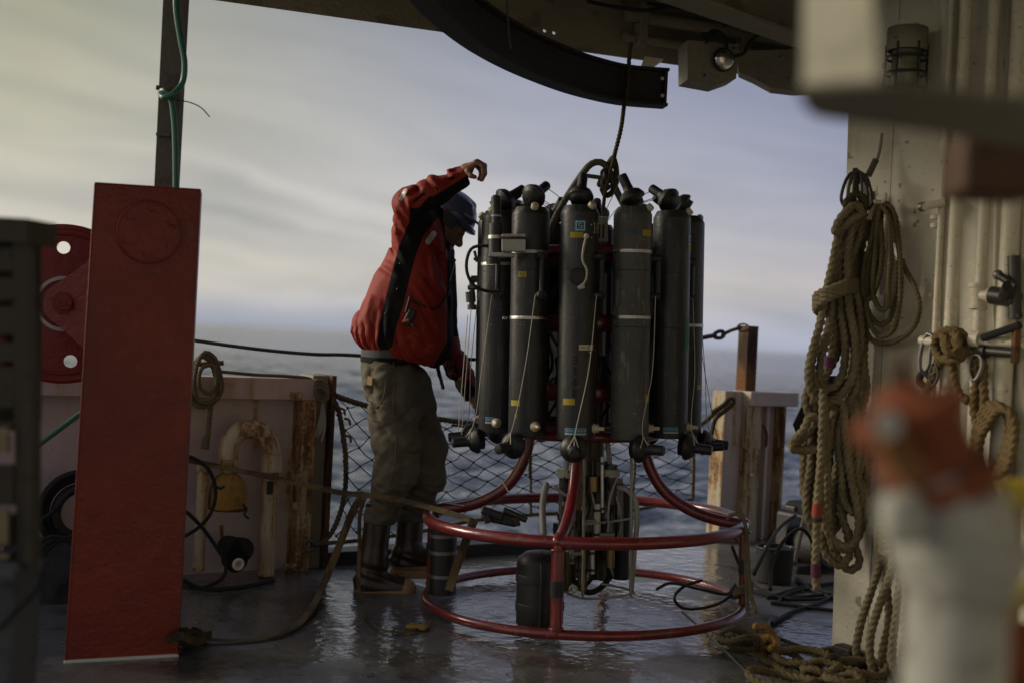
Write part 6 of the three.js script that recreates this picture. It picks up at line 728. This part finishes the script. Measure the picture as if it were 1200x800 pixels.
  const hp = thing('deck_rope', 'dark wet rope coils spread on the deck at the lower right', 'rope heap', G(950, 785)); for (let k = 0; k < 9; k++) { const c = G(915 + (k % 5) * 24, 772 + (k % 3) * 13, 0.015 + 0.014 * Math.floor(k / 3)), pts = [], r0 = rr(0.05, 0.1); for (let i = 0; i < 8; i++) { const t = i * Math.PI / 4; pts.push(c.clone().add(V(Math.cos(t) * r0 * rr(0.85, 1.3), rr(-0.002, 0.02), Math.sin(t) * r0 * rr(0.8, 1.1)))); } put('coil', ropeGeo(pts, 0.0155, true), M.ropeDark2, hp); } put('tail', ropeGeo([G(880, 762, 0.02), G(905, 775, 0.016), G(935, 796, 0.016), G(975, 800, 0.016), G(1010, 790, 0.02)], 0.0155), M.ropeDark2, hp);
  const bx = thing('foot_block', 'dark block at the foot of the deckhouse wall', 'block', wl(990, 778, 0.03)); put('block', uvw(obox(wl(992, 772, 0.05), WN.clone().cross(QY), 0.09, 0.1, 0.06, 0.012)), M.iron, bx); put('bolt', rod(wl(992, 768, 0.08), wl(992, 768, 0.1), 0.014, 6), M.darkSteel, bx);
}
{ // out-of-focus things close to the lens
  const dv = 0.98, q = dv / 1.15, Z = (x, y, d = dv) => P(x, y, d), vp = thing('foreground_valve', 'blurred upright white pipe with a slanting orange cap, close at lower right', 'pipe valve', Z(1120, 800));
  put('pipe', rod(Z(1124, 655), Z(1108, 1000), 0.047 * q, 36), M.white, vp); put('elbow', tube([Z(1127, 668), Z(1121, 640), Z(1110, 606), Z(1104, 592)], 0.059 * q, 28), M.white, vp); put('collar', rod(Z(1126, 632), Z(1124, 656), 0.065 * q, 36), M.white, vp); put('collar', rod(Z(1104, 598), Z(1100, 586), 0.056 * q, 36), M.white, vp);
  const ax = Z(1048, 466).sub(Z(1096, 574)).normalize(); put('cap', place(lathe([[0, -0.056], [0.05, -0.056], [0.055, -0.052], [0.055, -0.034], [0.052, -0.03], [0.046, -0.029], [0.045, 0.012], [0.042, 0.018], [0.051, 0.019], [0.053, 0.023], [0.053, 0.038], [0.049, 0.042], [0.024, 0.044], [0.023, 0.06], [0, 0.062]].map(([a, b]) => [a * q, b * q]), 40), Z(1080, 524), ax), M.orange, vp, 'faded orange cap');
  { const u = V(0, 0, 1).cross(ax).normalize(), w2 = ax.clone().cross(u); for (let k = 0; k < 8; k++) { const t = k * Math.PI / 4 + 0.2, c = Z(1080, 524).addScaledVector(ax, -0.026 * q).addScaledVector(u, Math.cos(t) * 0.0495 * q).addScaledVector(w2, Math.sin(t) * 0.0495 * q); put('flange_bolt', place(new THREE.CylinderGeometry(0.005, 0.005, 0.012, 6), c, ax), M.orangeDull, vp); } put('lug', rod(Z(1040, 506, dv * 0.965), Z(1030, 484, dv * 0.965), 0.017 * q, 20), M.orange, vp); put('lug', rod(Z(1108, 502), Z(1100, 474), 0.015 * q, 20), M.orange, vp); }
  put('white_bolt', rod(Z(1040, 497, dv * 0.94), Z(1040, 497, dv * 0.91), 0.012 * q, 8), M.white, vp); put('spindle', tube([Z(1058, 480), Z(1061, 454), Z(1052, 438), Z(1058, 428)], 0.009 * q, 8), M.orangeDull, vp); put('dark_slot', uvw(obox(Z(1057, 538, dv * 0.945), V(0.6, -1, 0), 0.055 * q, 0.026 * q, 0.02 * q, 0.006)), M.rust, vp); put('side_nozzle', uvw(obox(Z(1056, 606, dv * 0.95), V(1, 0.1, 0), 0.036 * q, 0.045 * q, 0.045 * q, 0.012)), M.white, vp);
  const yv = thing('yellow_hose_end', 'blurred yellow and orange fittings at the right edge behind the white pipe', 'fitting', Z(1185, 700, 1.7)); put('knob', [rod(Z(1172, 580, 1.7), Z(1200, 578, 1.7), 0.022, 16)], M.tapeYellow, yv); put('upright', rod(Z(1188, 590, 1.75), Z(1182, 730, 1.75), 0.016, 14), M.yellow, yv); put('foot', uvw(obox(Z(1178, 765, 1.75), V(1, 0, 0), 0.07, 0.09, 0.06, 0.015)), M.orange, yv); put('arm', rod(Z(1166, 712, 1.72), Z(1206, 690, 1.72), 0.018, 14), M.tapeYellow, yv);
  const br = thing('foreground_bracket', 'blurred pale hanging bracket with a flat tray, close at upper right', 'bracket', Z(980, 0, 1.05)), d2 = 1.0;
  put('upright', prism([[944, -160, 1.03], [1012, -160, 0.96], [1030, 102, 0.955], [940, 109, 1.025]].map((q) => Z(...q)), V(0.008, 0, -0.03)), M.bracketPale, br);
  { const yb = Z(962, 138, 1.08).y, far = [G(936, 112, yb), G(950, 134, yb), G(966, 139, yb), G(1060, 152, yb), G(1160, 166, yb), G(1320, 190, yb)], near = [G(1320, 134, yb), G(1200, 118, yb), G(1036, 99, yb), G(938, 106, yb)]; put('tray', prism([...far, ...near], V(0, 0.005, 0)), M.bracketShade, br); }
  const ob = thing('orange_float', 'blurred orange-brown block under the pale bracket at the right edge', 'block', Z(1160, 200, 1.35)); put('block', uvw(obox(Z(1162, 198, 1.4), V(1, 0, 0), 0.088, 0.07, 0.07, 0.012)), M.orangeDull, ob); put('strap', uvw(obox(Z(1162, 170, 1.4), V(1, 0, 0), 0.06, 0.02, 0.05, 0.006)), M.black, ob);
  // left: slatted rack on a grey locker
  const dl = 2.35, RX = -9, lr = thing('slatted_rack', 'blurred dark wooden slatted rack at the left edge', 'rack', Z(20, 660, dl)), wz = (a, b, c, e) => [Z(a, b, dl), Z(c, b, dl), Z(c, e, dl), Z(a, e, dl)].map((p) => p.add(V(RX / F * dl, 0, 0))), pv = V(0.02, 0, -0.1);
  put('stile', prism([[14, 256], [32, 256], [37, 470], [36, 662], [19, 662], [16, 470]].map(([x, y]) => Z(x, y, dl)), V(-0.01, 0, -0.06)), M.wood, lr); put('stile', prism([[24, 470], [38, 470], [38, 662], [27, 662]].map(([x, y]) => Z(x, y, dl - 0.02)), V(0, 0, -0.04)), M.wood, lr); put('stile', prism(wz(-70, 262, -45, 662), pv), M.wood, lr); put('top_rail', prism([[-80, 250], [31, 256], [31, 284], [-80, 280]].map(([x, y]) => Z(x, y, dl - 0.01)), pv), M.wood, lr);
  for (const [y0, y1] of [[292, 318], [326, 352], [360, 392], [402, 424], [430, 478], [494, 505], [546, 592], [604, 640], [648, 664]]) put('slat', prism(wz(-60, y0, 24, y1), V(0, 0, -0.03)), M.wood, lr);
  for (const [y, h] of [[508, 22], [596, 40], [500, 5], [648, 6]]) put('batten', prism(wz(-60, y, 21, y + h), V(0, 0, 0.012)).translate(0, 0, 0.002), M.whiteWood, lr); put('back_board', prism(wz(-80, 262, 22, 500), V(0, 0, -0.01)).translate(0, 0, -0.14), M.wood, lr);
  const rk = thing('red_can', 'blurred red and black cylinder inside the slatted rack', 'can', Z(4, 420, dl)); put('can', rod(Z(0, 445, dl + 0.06), Z(0, 395, dl + 0.06), 0.03, 20), M.red, rk); put('lid', rod(Z(0, 448, dl + 0.06), Z(0, 430, dl + 0.06), 0.031, 20), M.black, rk);
  const lk = thing('locker', 'blurred grey steel locker below the slatted rack at the lower left', 'locker', Z(20, 800, dl)); put('body', uvw(obox(Z(-42, 760, dl + 0.02), V(1, 0, 0), 0.24, 0.36, 0.12, 0.01)), M.cabinet, lk); put('lid', uvw(obox(Z(-42, 664, dl + 0.0), V(1, 0, 0), 0.25, 0.02, 0.15, 0.005)), M.cabinet, lk); put('cable', tube([Z(0, 735, dl - 0.06), Z(22, 712, dl - 0.06), Z(44, 690, dl - 0.05), Z(52, 670, dl)], 0.006, 7), M.rubber, lk);
}
renderer.render(scene, camera);
